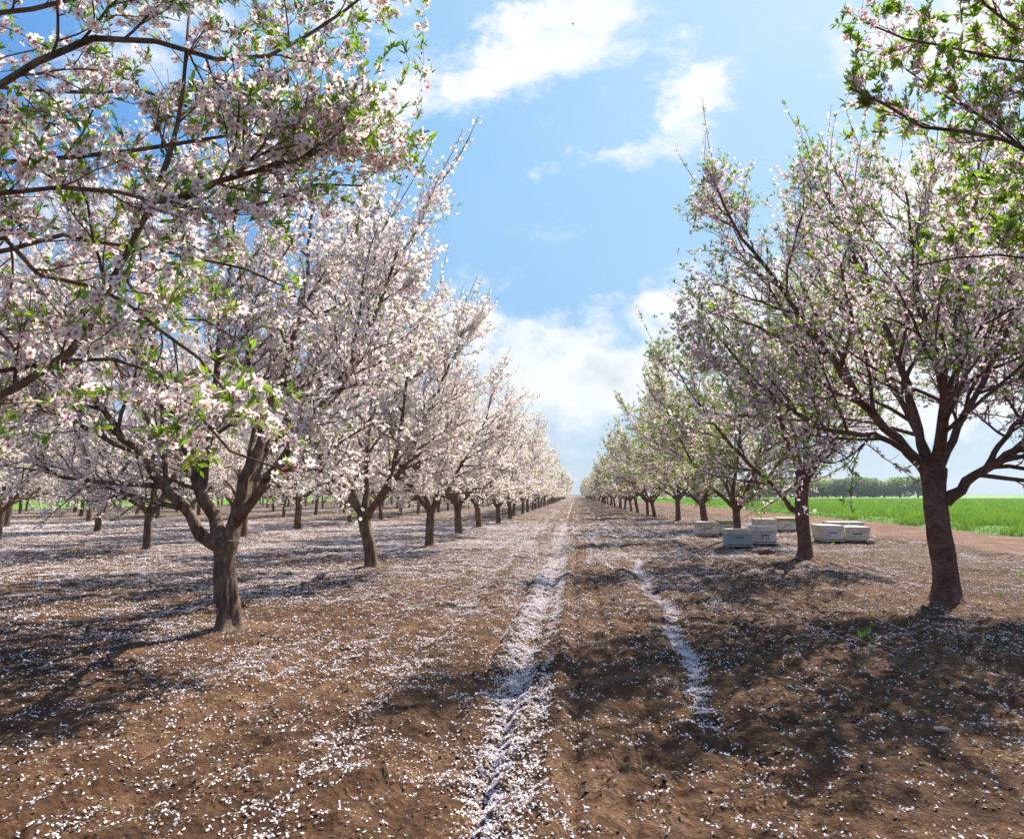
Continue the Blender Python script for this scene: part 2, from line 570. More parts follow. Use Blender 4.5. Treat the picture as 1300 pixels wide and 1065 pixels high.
def height(x, y):
    x = np.asarray(x, float); y = np.asarray(y, float)
    near = np.exp(-np.maximum(y - 30, 0) / 60)
    h = (fbm(x, y, 0.35, 3, 3) - 0.5) * 0.07
    h += (fbm(x, y, 1.8, 3, 9) - 0.5) * 0.042
    h += (fbm(x, y, 7.0, 2, 21) - 0.5) * 0.045
    h += np.maximum(fbm(x, y, 14.0, 2, 23) - 0.58, 0) * 0.10 * np.exp(-np.maximum(y - 12, 0) / 8)
    # ruts and furrows along the aisle
    for x0, w, d in ((-0.45, 0.15, 0.060), (-0.78, 0.13, 0.035), (2.25, 0.12, 0.035), (0.34, 0.05, 0.028),
                     (2.75, 0.13, 0.03), (-1.45, 0.12, 0.03), (-2.0, 0.13, 0.025), (3.4, 0.1, 0.025), (0.62, 0.04, 0.02)):
        wob = 0.06 * np.sin(y * 0.33 + x0 * 5) + 0.03 * np.sin(y * 1.1 + x0)
        h -= d * np.exp(-((x - x0 - wob) / w) ** 2)
    h -= 0.055 * np.exp(-((x - track2(y)) / 0.13) ** 2)
    h += 0.045 * np.exp(-((x + 0.13) / 0.07) ** 2) - 0.04 * np.exp(-((x + 0.02) / 0.035) ** 2)
    lr = np.random.default_rng(17)
    for k in range(34):
        x0 = lr.uniform(-2.4, 6.0); w = lr.uniform(0.022, 0.05); d = lr.uniform(0.014, 0.036)
        wob = 0.05 * np.sin(y * 0.21 + k) + 0.015 * np.sin(y * 0.9 + 2 * k)
        h -= d * np.exp(-((x - x0 - wob) / w) ** 2) * np.clip(2.2 * vnoise(x * 0 + k, y, 0.35, 200 + k) - 0.4, 0, 1)
    # clod ridges thrown up across the aisle
    amp = 0.015 * np.exp(-((x - 0.1) / 1.6) ** 2) * near
    h += amp * np.sin(y * 13 + 5 * fbm(x, y, 0.9, 2, 31) * 2.0 + x * 1.3) * (0.4 + fbm(x, y, 0.8, 2, 41))
    lug = np.exp(-((x + 0.46) / 0.17) ** 4) + np.exp(-((x - 0.42) / 0.15) ** 4) + np.exp(-((x - track2(y)) / 0.13) ** 4)
    h += 0.012 * lug * np.sin(y * 36 + np.abs(x + 0.46) * 16) * np.exp(-np.maximum(y - 7, 0) / 5) * np.clip(3 * vnoise(x, y, 0.9, 301) - 0.6, 0, 1)
    h += 0.018 * np.sin(x * 14 + 3 * fbm(x, y, 0.4, 2, 5)) * np.exp(-((x - 3.6) / 1.6) ** 2) * (y < 16)
    # hole beside the hives, bank of the track
    hx, hy, _ = gp(1122, 690)
    h -= 0.16 * np.exp(-(((x - hx) / 0.55) ** 2 + ((y - hy) / 0.45) ** 2))
    h += 0.05 * np.exp(-(((x - hx) / 0.9) ** 2 + ((y - hy + 0.9) / 0.35) ** 2))
    h += 0.06 * np.exp(-((x - 9.7 - 0.3 * np.sin(y * 0.2)) / 0.30) ** 2)
    for t in TRUNKS:
        r2 = (x - t[0]) ** 2 + (y - t[1]) ** 2
        h += 0.06 * np.exp(-r2 / 0.16)
    return h


def density(x, y):
    """share of the soil hidden by fallen petals"""
    x = np.asarray(x, float); y = np.asarray(y, float)
    patch = fbm(x, y, 0.55, 4, 77)
    fine = fbm(x, y, 2.6, 3, 88)
    streak = fbm(x * 1.0, y * 0.10, 2.2, 3, 99)
    d = 0.19 + 1.25 * (patch - 0.48) + 1.1 * (fine - 0.5)
    left = 1 / (1 + np.exp((x + 0.9) * 2.5))
    d = d + 0.26 * left * np.clip((y - 2.5) / 4.0, 0.35, 1)
    d = d - 0.04 * (1 / (1 + np.exp(-(x - 0.9) * 3)))
    aisle = np.exp(-((x - 0.3) / 2.3) ** 4)
    streak2 = fbm(x, y * 0.05, 4.5, 2, 111)
    d = d + aisle * ((1.5 * (streak - 0.5) + 1.5 * (streak2 - 0.5)) * np.clip((y - 1.5) / 6, 0.35, 1) - 0.12)
    d = d - 0.05 * np.exp(-np.maximum(y - 3.4, 0) / 2.6)
    # brown band
    d = d - 0.20 * np.exp(-((x + 2.6 + 0.35 * (y - 6)) / 0.8) ** 2) * (y < 9)
    wf = np.clip((fbm(x, y, 1.5, 3, 55) - 0.25) * 2.6, 0, 1)
    d = d + 1.1 * np.exp(-((x + 0.46 - 0.04 * np.sin(y * 0.5)) / 0.095) ** 2) * (0.35 + 0.65 * wf)
    d = d + 0.38 * np.exp(-((x + 0.22) / 0.06) ** 2) * wf
    d = d + 0.22 * np.exp(-((x + 0.80) / 0.12) ** 2) * wf * (y > 6)
    d = d + 1.15 * np.exp(-((x - track2(y)) / 0.065) ** 2) * (0.60 + 0.40 * wf) * (1 / (1 + np.exp(-(y - 5.2) * 1.5)))
    d = d + 0.40 * np.exp(-((x - 0.36) / 0.05) ** 2) * wf * (y > 7)
    d = d + 0.55 * np.exp(-((x - 2.25) / 0.10) ** 2) * wf * (y > 9)
    d = d + 0.30 * np.exp(-((x + 1.45) / 0.14) ** 2) * wf
    d = d + 0.30 * np.exp(-((x + 2.0) / 0.16) ** 2) * wf
    d = d - 0.13 * np.clip((y - 12) / 20, 0, 1)
    road = 1 / (1 + np.exp(-(x - 8.9) * 3))
    d = np.maximum(d, 0.05) * (1 - 0.85 * road)
    return np.clip(d, 0.13 + 0.10 * left, 0.95)


# trunk foot points: heroes from the photograph, then the lattice of the orchard
FOOT = {'L1': gp(291, 803), 'L2': gp(471, 723), 'L3': gp(545, 695), 'L4': gp(583, 680), 'L5': gp(608, 670),
        'R1': gp(1203, 770), 'R2': gp(1022, 712), 'R3': gp(937, 686), 'R4': gp(896, 672), 'R5': gp(861, 662)}
TRUNKS = [FOOT[k][:2] for k in FOOT]

def gridmesh(xs, ys, zf, name, mat, attrs=True):
    X, Y = np.meshgrid(xs, ys)
    Z = zf(X, Y)
    V = np.stack([X, Y, Z], -1).reshape(-1, 3)
    nx, ny = len(xs), len(ys)
    i = np.arange(nx - 1)[None, :] + nx * np.arange(ny - 1)[:, None]
    F = np.stack([i, i + 1, i + nx + 1, i + nx], -1).reshape(-1, 4)
    a = Acc()
    d = density(X, Y).ravel() if attrs else None
    f = np.clip((Y - 13) / 16, 0, 1).ravel() if attrs else None
    a.add(V, F, 0, d, f, True)
    return a.obj(name, mat)


def axis(lo, hi, step_at):
    out = [lo]
    while out[-1] < hi:
        out.append(out[-1] + step_at(out[-1]))
    return np.array(out)


xs = axis(-9.0, 10.0, lambda v: 0.027 if -2.6 < v < 6 else 0.06)
xl = -axis(9.0, 3500, lambda v: max(0.08, (abs(v) - 8) * 0.05 + 0.05))[1:][::-1]
xr = axis(xs[-1], 3500, lambda v: max(0.08, (abs(v) - 9) * 0.05 + 0.05))[1:]
xs = np.concatenate([xl, xs, xr])
ys = np.concatenate([axis(-60, 1.5, lambda v: max(0.05, (1.8 - v) * 0.1))[:-1], axis(1.5, 5200, lambda v: max(0.04, 0.0042 * v * (1 + v / 12)) if v < 120 else v * 0.07)])
g_o = gridmesh(xs, ys, lambda X, Y: height(X, Y) * np.clip(1 - (np.hypot(X, Y) - 200) / 200, 0, 1), 'ground', M_SOIL)
tag(g_o, kind='structure')

# farm track along the orchard's right side and the green field beyond it
FIELD_X = 14.2


def field_edge(y):
    return FIELD_X + 0.25 * np.sin(y * 0.21) + 0.12 * np.sin(y * 0.9) + 0.010 * np.clip(y - 20, 0, 200)


ry = np.concatenate([axis(-20, 60, lambda v: 0.25), axis(60.4, 700, lambda v: 2.0)])
rt = np.linspace(0, 1, 34)
a = Acc()
Yg, Tg = np.meshgrid(ry, rt, indexing='ij')
Xg = 10.0 + 0.2 * np.sin(Yg * 0.3) + Tg * (field_edge(Yg) + 0.9 - 10.0)
rutp = -0.05 * np.exp(-((Xg - 11.3) / 0.22) ** 2) - 0.05 * np.exp(-((Xg - 12.9) / 0.22) ** 2)
Zg = np.maximum(height(Xg, Yg) + 0.006, 0.0 + height(Xg, Yg) * 0.3 + 0.03 + rutp)
Zg[:, 0] = height(Xg[:, 0], Yg[:, 0]) - 0.02
nr = len(rt)
i = np.arange(len(ry) - 1)[:, None] * nr + np.arange(nr - 1)[None, :]
a.add(np.stack([Xg, Yg, Zg], -1).reshape(-1, 3), np.stack([i, i + 1, i + nr + 1, i + nr], -1).reshape(-1, 4), 0, None, None, True)
tag(a.obj('dirt_track', M_ROAD), kind='structure')

# field on the right: a low sheet the blades stand on
a = Acc()
fy = np.concatenate([axis(-20, 80, lambda v: 0.35), axis(80.5, 1200, lambda v: (v - 60) * 0.06), [1500, 2500, 4500]])
fo = np.concatenate([np.linspace(0, 1.2, 9), axis(1.5, 60, lambda v: 0.35 + v * 0.02), axis(62, 3000, lambda v: v * 0.12)])
Yg, Og = np.meshgrid(fy, fo, indexing='ij')
Xg = field_edge(np.minimum(Yg, 300)) + Og
rise = np.clip(Og / 0.5, 0, 1)
Zg = 0.02 + rise * (0.20 + 0.10 * fbm(Xg, Yg, 0.5, 3, 4) * np.clip(1 - Yg / 200, 0, 1)) 
nr = len(fo)
i = np.arange(len(fy) - 1)[:, None] * nr + np.arange(nr - 1)[None, :]
a.add(np.stack([Xg, Yg, Zg], -1).reshape(-1, 3), np.stack([i, i + 1, i + nr + 1, i + nr], -1).reshape(-1, 4), 0, None, None, True)
tag(a.obj('crop_field', M_FIELD), kind='structure')

# field on the left, beyond the last row
a = Acc()
fy = np.concatenate([axis(-40, 300, lambda v: 3), axis(305, 4500, lambda v: v * 0.1)])
fo = np.concatenate([np.linspace(0, 3, 5), axis(4, 3200, lambda v: v * 0.15)])
Yg, Og = np.meshgrid(fy, fo, indexing='ij')
Xg = -50.5 - Og + 0.5 * np.sin(Yg * 0.1)
Zg = 0.02 + np.clip(Og / 0.8, 0, 1) * 0.35
nr = len(fo)
i = np.arange(len(fy) - 1)[:, None] * nr + np.arange(nr - 1)[None, :]
a.add(np.stack([Xg, Yg, Zg], -1).reshape(-1, 3), np.stack([i, i + nr, i + nr + 1, i + 1], -1).reshape(-1, 4), 0, None, None, True)
tag(a.obj('meadow', M_FIELD), kind='structure')

# ------------------------------------------------------------------ fallen petals (stuff)
def petals():
    rng = np.random.default_rng(5)
    a = Acc()
    for (y0, y1, cell, band) in ((1.6, 7, 0.0125, 0), (1.6, 16, 0.0125, 1), (7, 13, 0.0145, 0), (13, 22, 0.021, 0), (22, 36, 0.032, 0)):
        # candidates in the wedge the camera (and a step beside it) can see
        n = int((y1 * y1 - y0 * y0) / 2 * 1.75 / (cell ** 2) * 0.42)
        Y = np.sqrt(rng.uniform(y0 ** 2, y1 ** 2, n))
        X = rng.uniform(-0.95, 0.80, n) * (Y + 0.8)
        if band:      # the ruts, where the wind has heaped them
            which = rng.uniform(0, 1, n) < 0.5
            X = np.where(which, rng.uniform(-0.85, -0.05, n), track2(Y) + rng.uniform(-0.3, 0.3, n))
            ed = 0.75 + 0.5 * fbm(X, Y, 3.0, 2, 9)
            rm = np.exp(-((X + 0.46 - 0.04 * np.sin(Y * 0.5)) / (0.10 * ed)) ** 2) + 0.35 * np.exp(-((X + 0.24) / 0.05) ** 2) + np.exp(-((X - track2(Y)) / (0.052 * ed)) ** 2) * np.clip((Y - 4.2) / 2, 0, 1)
            rm = rm * np.clip((fbm(X, Y, 1.7, 2, 59) - 0.22) * 3.2, 0.12, 1)
            keep = rng.uniform(0, 1, n) < rm * 2.0 / np.sqrt(Y) * 0.8
        else:
            d = density(X, Y)
            d = d * np.clip((fbm(X, Y, 5.5, 2, 123) - 0.22) * 2.7, 0.30, 1.5)
            keep = (rng.uniform(0, 1, n) < d ** 1.1) & (X < 13)
        X, Y = X[keep], Y[keep]
        rp = rng.choice([1, 1, 1, 2, 4], len(X))
        X, Y = np.repeat(X, rp), np.repeat(Y, rp)
        X = X + rng.normal(0, cell * 0.9, len(X)); Y = Y + rng.normal(0, cell * 0.9, len(X))
        # petals drop in little groups
        X = X + rng.normal(0, cell * 0.7, len(X)); Y = Y + rng.normal(0, cell * 0.7, len(X))
        Z = height(X, Y) + 0.004 + rng.uniform(0, 0.006, len(X))
        N = norm(np.stack([rng.normal(0, 0.5, len(X)), rng.normal(0, 0.5, len(X)), np.ones(len(X))], -1))
        S = rng.uniform(0.45, 1.3, len(X)) * cell * 0.64
        T = np.array([(-1.0, 0, 0.15), (-0.25, -0.55, 0.0), (0.75, -0.60, 0.35), (0.78, 0.05, 0.25), (0.85, 0.50, 0.5), (-0.3, 0.60, 0.10)])
        F = np.array([(0, 1, 2, 3), (0, 3, 4, 5)])
        stamp(a, np.stack([X, Y, Z], -1), N, S, T, F, 0, np.full(6, 0.8), rng, 0.25)
    m, nt, g, out = mat_new('fallen_petal')
    r = g.attr('r')
    col = g.ramp(r, [(0.0, (0.34, 0.22, 0.14)), (0.14, (0.58, 0.44, 0.38)), (0.30, (0.80, 0.70, 0.69)), (1.0, (0.90, 0.87, 0.88))])
    thin(nt, out, col, 0.12)
    o = a.obj('fallen_petals', m)
    tag(o, 'white and pink petals strewn over the brown orchard soil', 'petals', kind='stuff')


petals()

# small soil crumbs and dry leaf bits (stuff)
def crumbs():
    rng = np.random.default_rng(8)
    a = Acc()
    n = 45000
    Y = np.sqrt(rng.uniform(1.6 ** 2, 15 ** 2, n))
    X = rng.uniform(-0.95, 0.85, n) * (Y + 0.8)
    S = rng.gamma(1.6, 0.0030, n) + 0.002
    S = np.minimum(S, 0.020)
    Z = height(X, Y) + S * 0.2
    T = np.array([(1, 0, 0), (0.2, 0.9, 0.1), (-0.9, 0.3, 0), (-0.4, -0.8, 0), (0.5, -0.7, 0.1), (0.1, 0.1, 0.75)])
    F = np.array([(0, 1, 5), (1, 2, 5), (2, 3, 5), (3, 4, 5), (4, 0, 5)])
    N = norm(np.stack([rng.normal(0, .3, n), rng.normal(0, .3, n), np.ones(n)], -1))
    stamp(a, np.stack([X, Y, Z], -1), N, S, T, F, 0, np.zeros(6), rng)
    o = a.obj('soil_crumbs', M_CLOD)
    tag(o, 'small brown soil crumbs scattered on the orchard floor', 'soil crumbs', kind='stuff')


crumbs()

# ------------------------------------------------------------------ crop blades (stuff)
def crop():
    rng = np.random.default_rng(11)
    a = Acc()
    T = np.array([(-0.035, 0, 0), (0.035, 0, 0), (0.05, 0.12, 0.55), (-0.03, 0.12, 0.55), (0.04, 0.42, 0.92)])
    for (y0, y1, dens, sw, sh) in ((8, 34, 420, 0.20, 0.32), (34, 60, 150, 0.34, 0.30), (60, 110, 42, 0.8, 0.22), (110, 220, 8, 1.8, 0.20)):
        ymid = (y0 + y1) / 2
        wmax = min(0.72 * y1, 200) - FIELD_X
        n = int((y1 - y0) * wmax * dens)
        Y = rng.uniform(y0, y1, n)
        O = rng.uniform(0, wmax, n)
        X = field_edge(Y) + O
        cl = fbm(X, Y, 0.9, 3, 66)
        keep = (X < 0.74 * Y + 4) & (cl + rng.uniform(-0.2, 0.2, n) > np.where(O < 0.6, 0.5, 0.34))
        X, Y, O, cl = X[keep], Y[keep], O[keep], cl[keep]
        n = len(X)
        hgt = sh * (0.45 + 1.0 * cl) * np.clip(0.45 + O * 0.8, 0, 1) * rng.uniform(0.7, 1.25, n)
        th = rng.uniform(0, 2 * np.pi, n)
        ln = rng.uniform(0.5, 1.6, n)
        cx, sx_ = np.cos(th), np.sin(th)
        w = sw * rng.uniform(0.7, 1.4, n)
        V = np.zeros((n, 5, 3))
        lx, ly, lz = T[:, 0][None] * w[:, None], T[:, 1][None] * (hgt * ln)[:, None], T[:, 2][None] * hgt[:, None] * 1.5
        V[:, :, 0] = X[:, None] + lx * cx[:, None] - ly * sx_[:, None]
        V[:, :, 1] = Y[:, None] + lx * sx_[:, None] + ly * cx[:, None]
        V[:, :, 2] = 0.06 + lz
        base = (np.arange(n) * 5)[:, None]
        r = np.repeat(np.clip(cl * 1.1 + rng.uniform(-0.3, 0.3, n), 0, 1), 5)
        a.add(V.reshape(-1, 3), base + np.array([[0, 1, 2, 3]]), 0, None, r)
        a.f.append((base + np.array([[3, 2, 4]])) + a.n - n * 5); a.m.append(np.zeros(n, int)); a.sm.append(np.zeros(n, bool))
    o = a.obj('green_wheat', M_CROP)
    tag(o, 'bright green young crop standing in the field beyond the dirt track', 'crop', kind='stuff')


crop()

# ------------------------------------------------------------------ trees
def tubes(acc, P, R, sides, mat=0, rough=0.0, rng=None):
    """P (N,n,3), R (N,n) -> swept tubes"""
    N, n, _ = P.shape
    T = np.zeros_like(P)
    T[:, 1:-1] = P[:, 2:] - P[:, :-2]
    T[:, 0] = P[:, 1] - P[:, 0]
    T[:, -1] = P[:, -1] - P[:, -2]
    T = norm(T)
    ref = np.where(np.abs(T[:, :1, 2:3]) > 0.8, np.array([1.0, 0, 0]), np.array([0, 0, 1.0]))
    ref = np.broadcast_to(ref, T.shape)
    X = norm(np.cross(T, ref)); Y = np.cross(T, X)
    th = np.arange(sides) * 2 * np.pi / sides
    RR = R[:, :, None] * np.ones(sides)
    if rough and rng is not None:
        RR = RR * (1 + rng.normal(0, rough, RR.shape))
    V = P[:, :, None, :] + RR[..., None] * (np.cos(th)[None, None, :, None] * X[:, :, None, :] + np.sin(th)[None, None, :, None] * Y[:, :, None, :])
    i = np.arange(n - 1)[:, None] * sides + np.arange(sides)[None]
    j = np.arange(n - 1)[:, None] * sides + (np.arange(sides)[None] + 1) % sides
    F = np.stack([i, j, j + sides, i + sides], -1).reshape(-1, 4)
    Fs = (F[None] + (np.arange(N) * n * sides)[:, None, None]).reshape(-1, 4)
    acc.add(V.reshape(-1, 3), Fs, mat, None, None, True)
    # closing tip
    if sides >= 5:
        tip = np.arange(sides)[None] + (n - 1) * sides + (np.arange(N) * n * sides)[:, None]
        acc.f.append(tip + acc.n - N * n * sides); acc.m.append(np.full(N, mat, int)); acc.sm.append(np.zeros(N, bool))


def resample(pts, n):
    pts = np.asarray(pts, float)
    # catmull-rom through the guide points
    p = np.vstack([2 * pts[0] - pts[1], pts, 2 * pts[-1] - pts[-2]])
    out = []
    for k in range(1, len(p) - 2):
        for t in np.linspace(0, 1, 12, endpoint=False):
            a0, a1, a2, a3 = p[k - 1], p[k], p[k + 1], p[k + 2]
            out.append(0.5 * ((2 * a1) + (-a0 + a2) * t + (2 * a0 - 5 * a1 + 4 * a2 - a3) * t * t + (-a0 + 3 * a1 - 3 * a2 + a3) * t ** 3))
    out.append(pts[-1])
    out = np.array(out)
    s = np.concatenate([[0], np.cumsum(np.linalg.norm(np.diff(out, axis=0), axis=1))])
    q = np.linspace(0, s[-1], n)
    return np.stack([np.interp(q, s, out[:, i]) for i in range(3)], -1)


def grow(P0, D, L, n, wander, up, rng):
    N = len(P0)
    P = np.zeros((N, n, 3)); P[:, 0] = P0
    d = norm(D)
    for k in range(1, n):
        d = norm(d + rng.normal(0, wander, (N, 3)) + np.array([0, 0, 1.0]) * up)
        P[:, k] = P[:, k - 1] + d * (L / (n - 1))[:, None]
    return P


def children(P, R, per, t0, t1, ang, rng, ctr=None, outb=0.3, upb=0.25):
    """origin, direction, parameter and parent radius of `per` side shoots on every parent"""
    N, n, _ = P.shape
    t = t0 + (t1 - t0) * (np.arange(per)[None] + rng.uniform(0.05, 0.95, (N, per))) / per
    idx = np.repeat(np.arange(N), per)
    t = t.ravel()
    f = t * (n - 1)
    i = np.minimum(f.astype(int), n - 2); w = (f - i)[:, None]
    O = P[idx, i] * (1 - w) + P[idx, i + 1] * w
    T = norm(P[idx, i + 1] - P[idx, i])
    r = R[idx, i] * (1 - w[:, 0]) + R[idx, i + 1] * w[:, 0]
    side = rng.normal(size=T.shape)
    if ctr is not None:
        o2 = O - ctr
        side += norm(o2) * outb * 2
    side[:, 2] += upb * 2
    side = norm(side - T * np.sum(side * T, -1, keepdims=True))
    a = rng.normal(ang, 0.18, len(O))[:, None]
    D = norm(T * np.cos(a) + side * np.sin(a))
    return O, D, t, r, idx


def shorten(P, ctr, rad):
    """pull shoots that leave the crown's envelope back in"""
    def sup(p):
        p = (p - ctr) / rad
        return (np.hypot(p[:, 0], p[:, 1]) ** 2.8 + np.abs(p[:, 2]) ** 2.8) ** (1 / 2.8)
    q = sup(P[:, -1])
    o = sup(P[:, 0])
    s = np.clip((1.0 - o) / np.maximum(q - o, 1e-3), 0.18, 1.0)
    s = np.where(q > 1.0, s, 1.0)[:, None, None]
    return P[:, :1] + (P - P[:, :1]) * s


def skeleton(seed, trunk=None, limbs=None, extra=4, H=5.6, RAD=3.0, th=1.0, tr=0.12, lean=0.06, n2=9, n3=9, n4=5, ctrz=3.15, limb_r=0.062, upl=0.10, envelope=True, shift=(0, 0)):
    """levels of a vase shaped almond tree; local coordinates, foot at the origin"""
    rng = np.random.default_rng(seed)
    ctr = np.array([shift[0], shift[1], ctrz]); rad = np.array([RAD, RAD, H - ctrz])
    if trunk is None:
        l = rng.normal(0, lean, 2)
        trunk = [(0, 0, -0.08), (l[0] * 0.3, l[1] * 0.3, th * 0.35), (l[0] * 0.8, l[1] * 0.8, th * 0.7), (l[0], l[1], th)]
    tp = resample(trunk, 72)
    s = np.linspace(0, 1, 72)
    trr = tr * (1.0 - 0.16 * s) + tr * 0.62 * np.exp(-s * 15) + tr * 0.22 * np.exp(-((s - 1.0) / 0.13) ** 2)
    trr[-1] *= 0.75
    L1, R1 = [], []
    if limbs:
        for pts, r0, r1 in limbs:
            q = resample(pts, 24)
            q[2:-1] += rng.normal(0, 0.26, (21, 3)) * r0 * 0.8
            L1.append(q); R1.append(np.linspace(r0, r1, 24) * (1 + 0.35 * np.exp(-np.linspace(0, 1, 24) * 16)) * (1 + rng.normal(0, .045, 24)))
    if extra:
        top = tp[-5]
        az0 = rng.uniform(0, 6.28)
        for k in range(extra):
            az = az0 + 2 * np.pi * k / extra + rng.normal(0, 0.22)
            el = math.radians(rng.uniform(30, 58))
            d = np.array([[math.cos(az) * math.cos(el), math.sin(az) * math.cos(el), math.sin(el)]])
            ln = rng.uniform(0.82, 1.05) * (RAD + 0.75)
            P = grow((top + np.array([0, 0, rng.uniform(-0.14, 0.0)]))[None], d, np.array([ln]), 24, 0.075, upl * 0.6, rng)
            P = shorten(P, ctr, rad * 0.93)
            L1.append(P[0]); r0 = limb_r * rng.uniform(0.85, 1.15)
            R1.append(np.linspace(r0, 0.014, 24) * (1 + 0.45 * np.exp(-np.linspace(0, 1, 24) * 14)))
    L1 = np.array(L1); R1 = np.array(R1)
    out = dict(trunk=tp, tr=trr, L1=L1, R1=R1)
    # secondary limbs
    O, D, t, r, ix = children(L1, R1, n2, 0.16, 0.98, 0.72, rng, ctr * np.array([1, 1, 0.75]), 0.4, 0.18)
    ln = rng.uniform(0.75, 1.35, len(O)) * (1.75 - 0.95 * t) * RAD / 3.0
    P2 = grow(O, D, ln, 8, 0.13, 0.035, rng)
    if envelope: P2 = shorten(P2, ctr, rad)
    rr = np.minimum(r * 0.62, 0.030)
    R2 = rr[:, None] * np.linspace(1, 0.30, 8)[None]
    out.update(L2=P2, R2=R2)
    O, D, t, r, ix = children(P2, R2, n3, 0.12, 1.0, 0.80, rng, ctr, 0.25, 0.22)
    ln = rng.uniform(0.35, 1.0, len(O)) * (0.95 - 0.35 * t)
    P3 = grow(O, D, ln, 6, 0.15, 0.05, rng)
    if envelope: P3 = shorten(P3, ctr, rad * np.array([1.03, 1.03, 1.04]))
    R3 = np.minimum(r * 0.6, 0.0085)[:, None] * np.linspace(1, 0.38, 6)[None]
    out.update(L3=P3, R3=R3)
    O, D, t, r, ix = children(P3, R3, n4, 0.12, 1.0, 0.85, rng, ctr, 0.1, 0.2)
    ln = rng.uniform(0.08, 0.42, len(O)) * (1.0 - 0.4 * t)
    P4 = grow(O, D, ln, 4, 0.16, 0.05, rng)
    R4 = np.minimum(r * 0.65, 0.0038)[:, None] * np.linspace(1, 0.5, 4)[None]
    # a share of long bare whips leaving the crown upwards
    if envelope:
        # long straight whips rising above the crown, flowering along their length
        top = P2[P2[:, -1, 2] > ctrz + 0.6]
        if len(top):
            pick = top[rng.integers(0, len(top), 70)]
            O = pick[:, -2]
            d = norm(norm(O - ctr) * 0.55 + np.array([0, 0, 0.75]) + rng.normal(0, .22, O.shape))
            W = grow(O, d, rng.uniform(0.5, 1.15, len(O)), 6, 0.05, 0.04, rng)
            out['L3'] = np.concatenate([P3, W]); out['R3'] = np.concatenate([R3, np.tile(np.linspace(.006, .0025, 6), (len(W), 1))])
    out.update(L4=P4, R4=R4)
    return out


def sample(P, count, rng, t0=0.0, wt=None):
    N, n, _ = P.shape
    L = np.linalg.norm(np.diff(P, axis=1), axis=-1).sum(1)
    w = L / L.sum()
    idx = rng.choice(N, count, p=w)
    t = rng.uniform(t0, 1, count) * (n - 1)
    i = np.minimum(t.astype(int), n - 2); f = (t - i)[:, None]
    return P[idx, i] * (1 - f) + P[idx, i + 1] * f, norm(P[idx, i + 1] - P[idx, i])


def petal_hi():
    T, F, c = [], [], []
    for k in range(5):
        a = 2 * math.pi * k / 5
        ca, sa = math.cos(a), math.sin(a)
        loc = [(0.06, 0, 0.02, 0.0), (0.50, 0.33, 0.17, 0.42), (0.90, 0.25, 0.22, 0.9), (0.86, 0.0, 0.26, 0.95), (0.90, -0.25, 0.22, 0.9), (0.50, -0.33, 0.17, 0.42)]
        b = len(T)
        for (x, y, z, cc) in loc:
            T.append((x * ca - y * sa, x * sa + y * ca, z)); c.append(cc)
        F += [(b, b + 5, b + 4, b + 3), (b, b + 3, b + 2, b + 1)]
    return np.array(T), np.array(F), np.array(c)


def petal_near():
    T, F, c = [], [], []
    for k in range(5):
        a = 2 * math.pi * k / 5
        ca, sa = math.cos(a), math.sin(a)
        b = len(T)
        for (x, y, z, cc) in [(0.0, 0, 0.0, 0.05), (0.62, 0.38, 0.2, 0.6), (1.0, 0.0, 0.30, 0.95), (0.62, -0.38, 0.2, 0.6)]:
            T.append((x * ca - y * sa, x * sa + y * ca, z)); c.append(cc)
        F.append((b, b + 3, b + 2, b + 1))
    return np.array(T), np.array(F), np.array(c)


def clump(k, seed):
    rng = np.random.default_rng(seed)
    T, F, c = [], [], []
    for j in range(k):
        q = norm(rng.normal(size=3)); u = norm(np.cross(q, rng.normal(size=3))); v = np.cross(q, u)
        o = rng.normal(0, 0.34, 3)
        b = len(T)
        for (x, y) in ((-0.55, -0.30), (0.25, -0.58), (0.60, 0.28), (-0.22, 0.55)):
            T.append(o + u * x * rng.uniform(0.7, 1.2) + v * y * rng.uniform(0.7, 1.2)); c.append(rng.choice([0.30, 0.5, 0.6, 0.7, 0.9]))
        F.append((b, b + 1, b + 2, b + 3))
    return np.array(T), np.array(F), np.array(c)


PH, PN = petal_hi(), petal_near()
CM, CF = clump(3, 1), clump(3, 2)
# stamens: thin slivers with a darker eye
ST, SF, SCc = [], [], []
for k in range(9):
    a_ = k * 2.4; q_ = 0.16 + 0.10 * ((k * 7) % 3) / 2
    ca_, sa_ = math.cos(a_) * q_, math.sin(a_) * q_
    b_ = len(ST)
    ST += [(0.02 * math.sin(a_), -0.02 * math.cos(a_), 0.02), (-0.02 * math.sin(a_), 0.02 * math.cos(a_), 0.02), (ca_, sa_, 0.36)]
    SF.append((b_, b_ + 1, b_ + 2)); SCc += [0.10, 0.10, 0.46]
ST, SF, SCc = np.array(ST), np.array(SF), np.array(SCc)
EY = np.array([(0.15 * math.cos(k * 1.047), 0.15 * math.sin(k * 1.047), 0.06) for k in range(6)])
EF = np.array([(0, 1, 2, 3, 4, 5)])
BT = np.array([(0, 0, -0.2), (0.30, 0, 0.35), (0, 0.30, 0.35), (-0.30, 0, 0.35), (0, -0.30, 0.35), (0, 0, 1.0)])
BF = np.array([(0, 2, 1), (0, 3, 2), (0, 4, 3), (0, 1, 4), (1, 2, 5), (2, 3, 5), (3, 4, 5), (4, 1, 5)])
LT = np.array([(0, 0, 0), (0.14, 0.17, 0.42), (0.06, 0, 0.45), (0.14, -0.17, 0.42), (0.30, 0, 1.0)])
LF = np.array([(0, 2, 4, 1), (0, 3, 4, 2)])


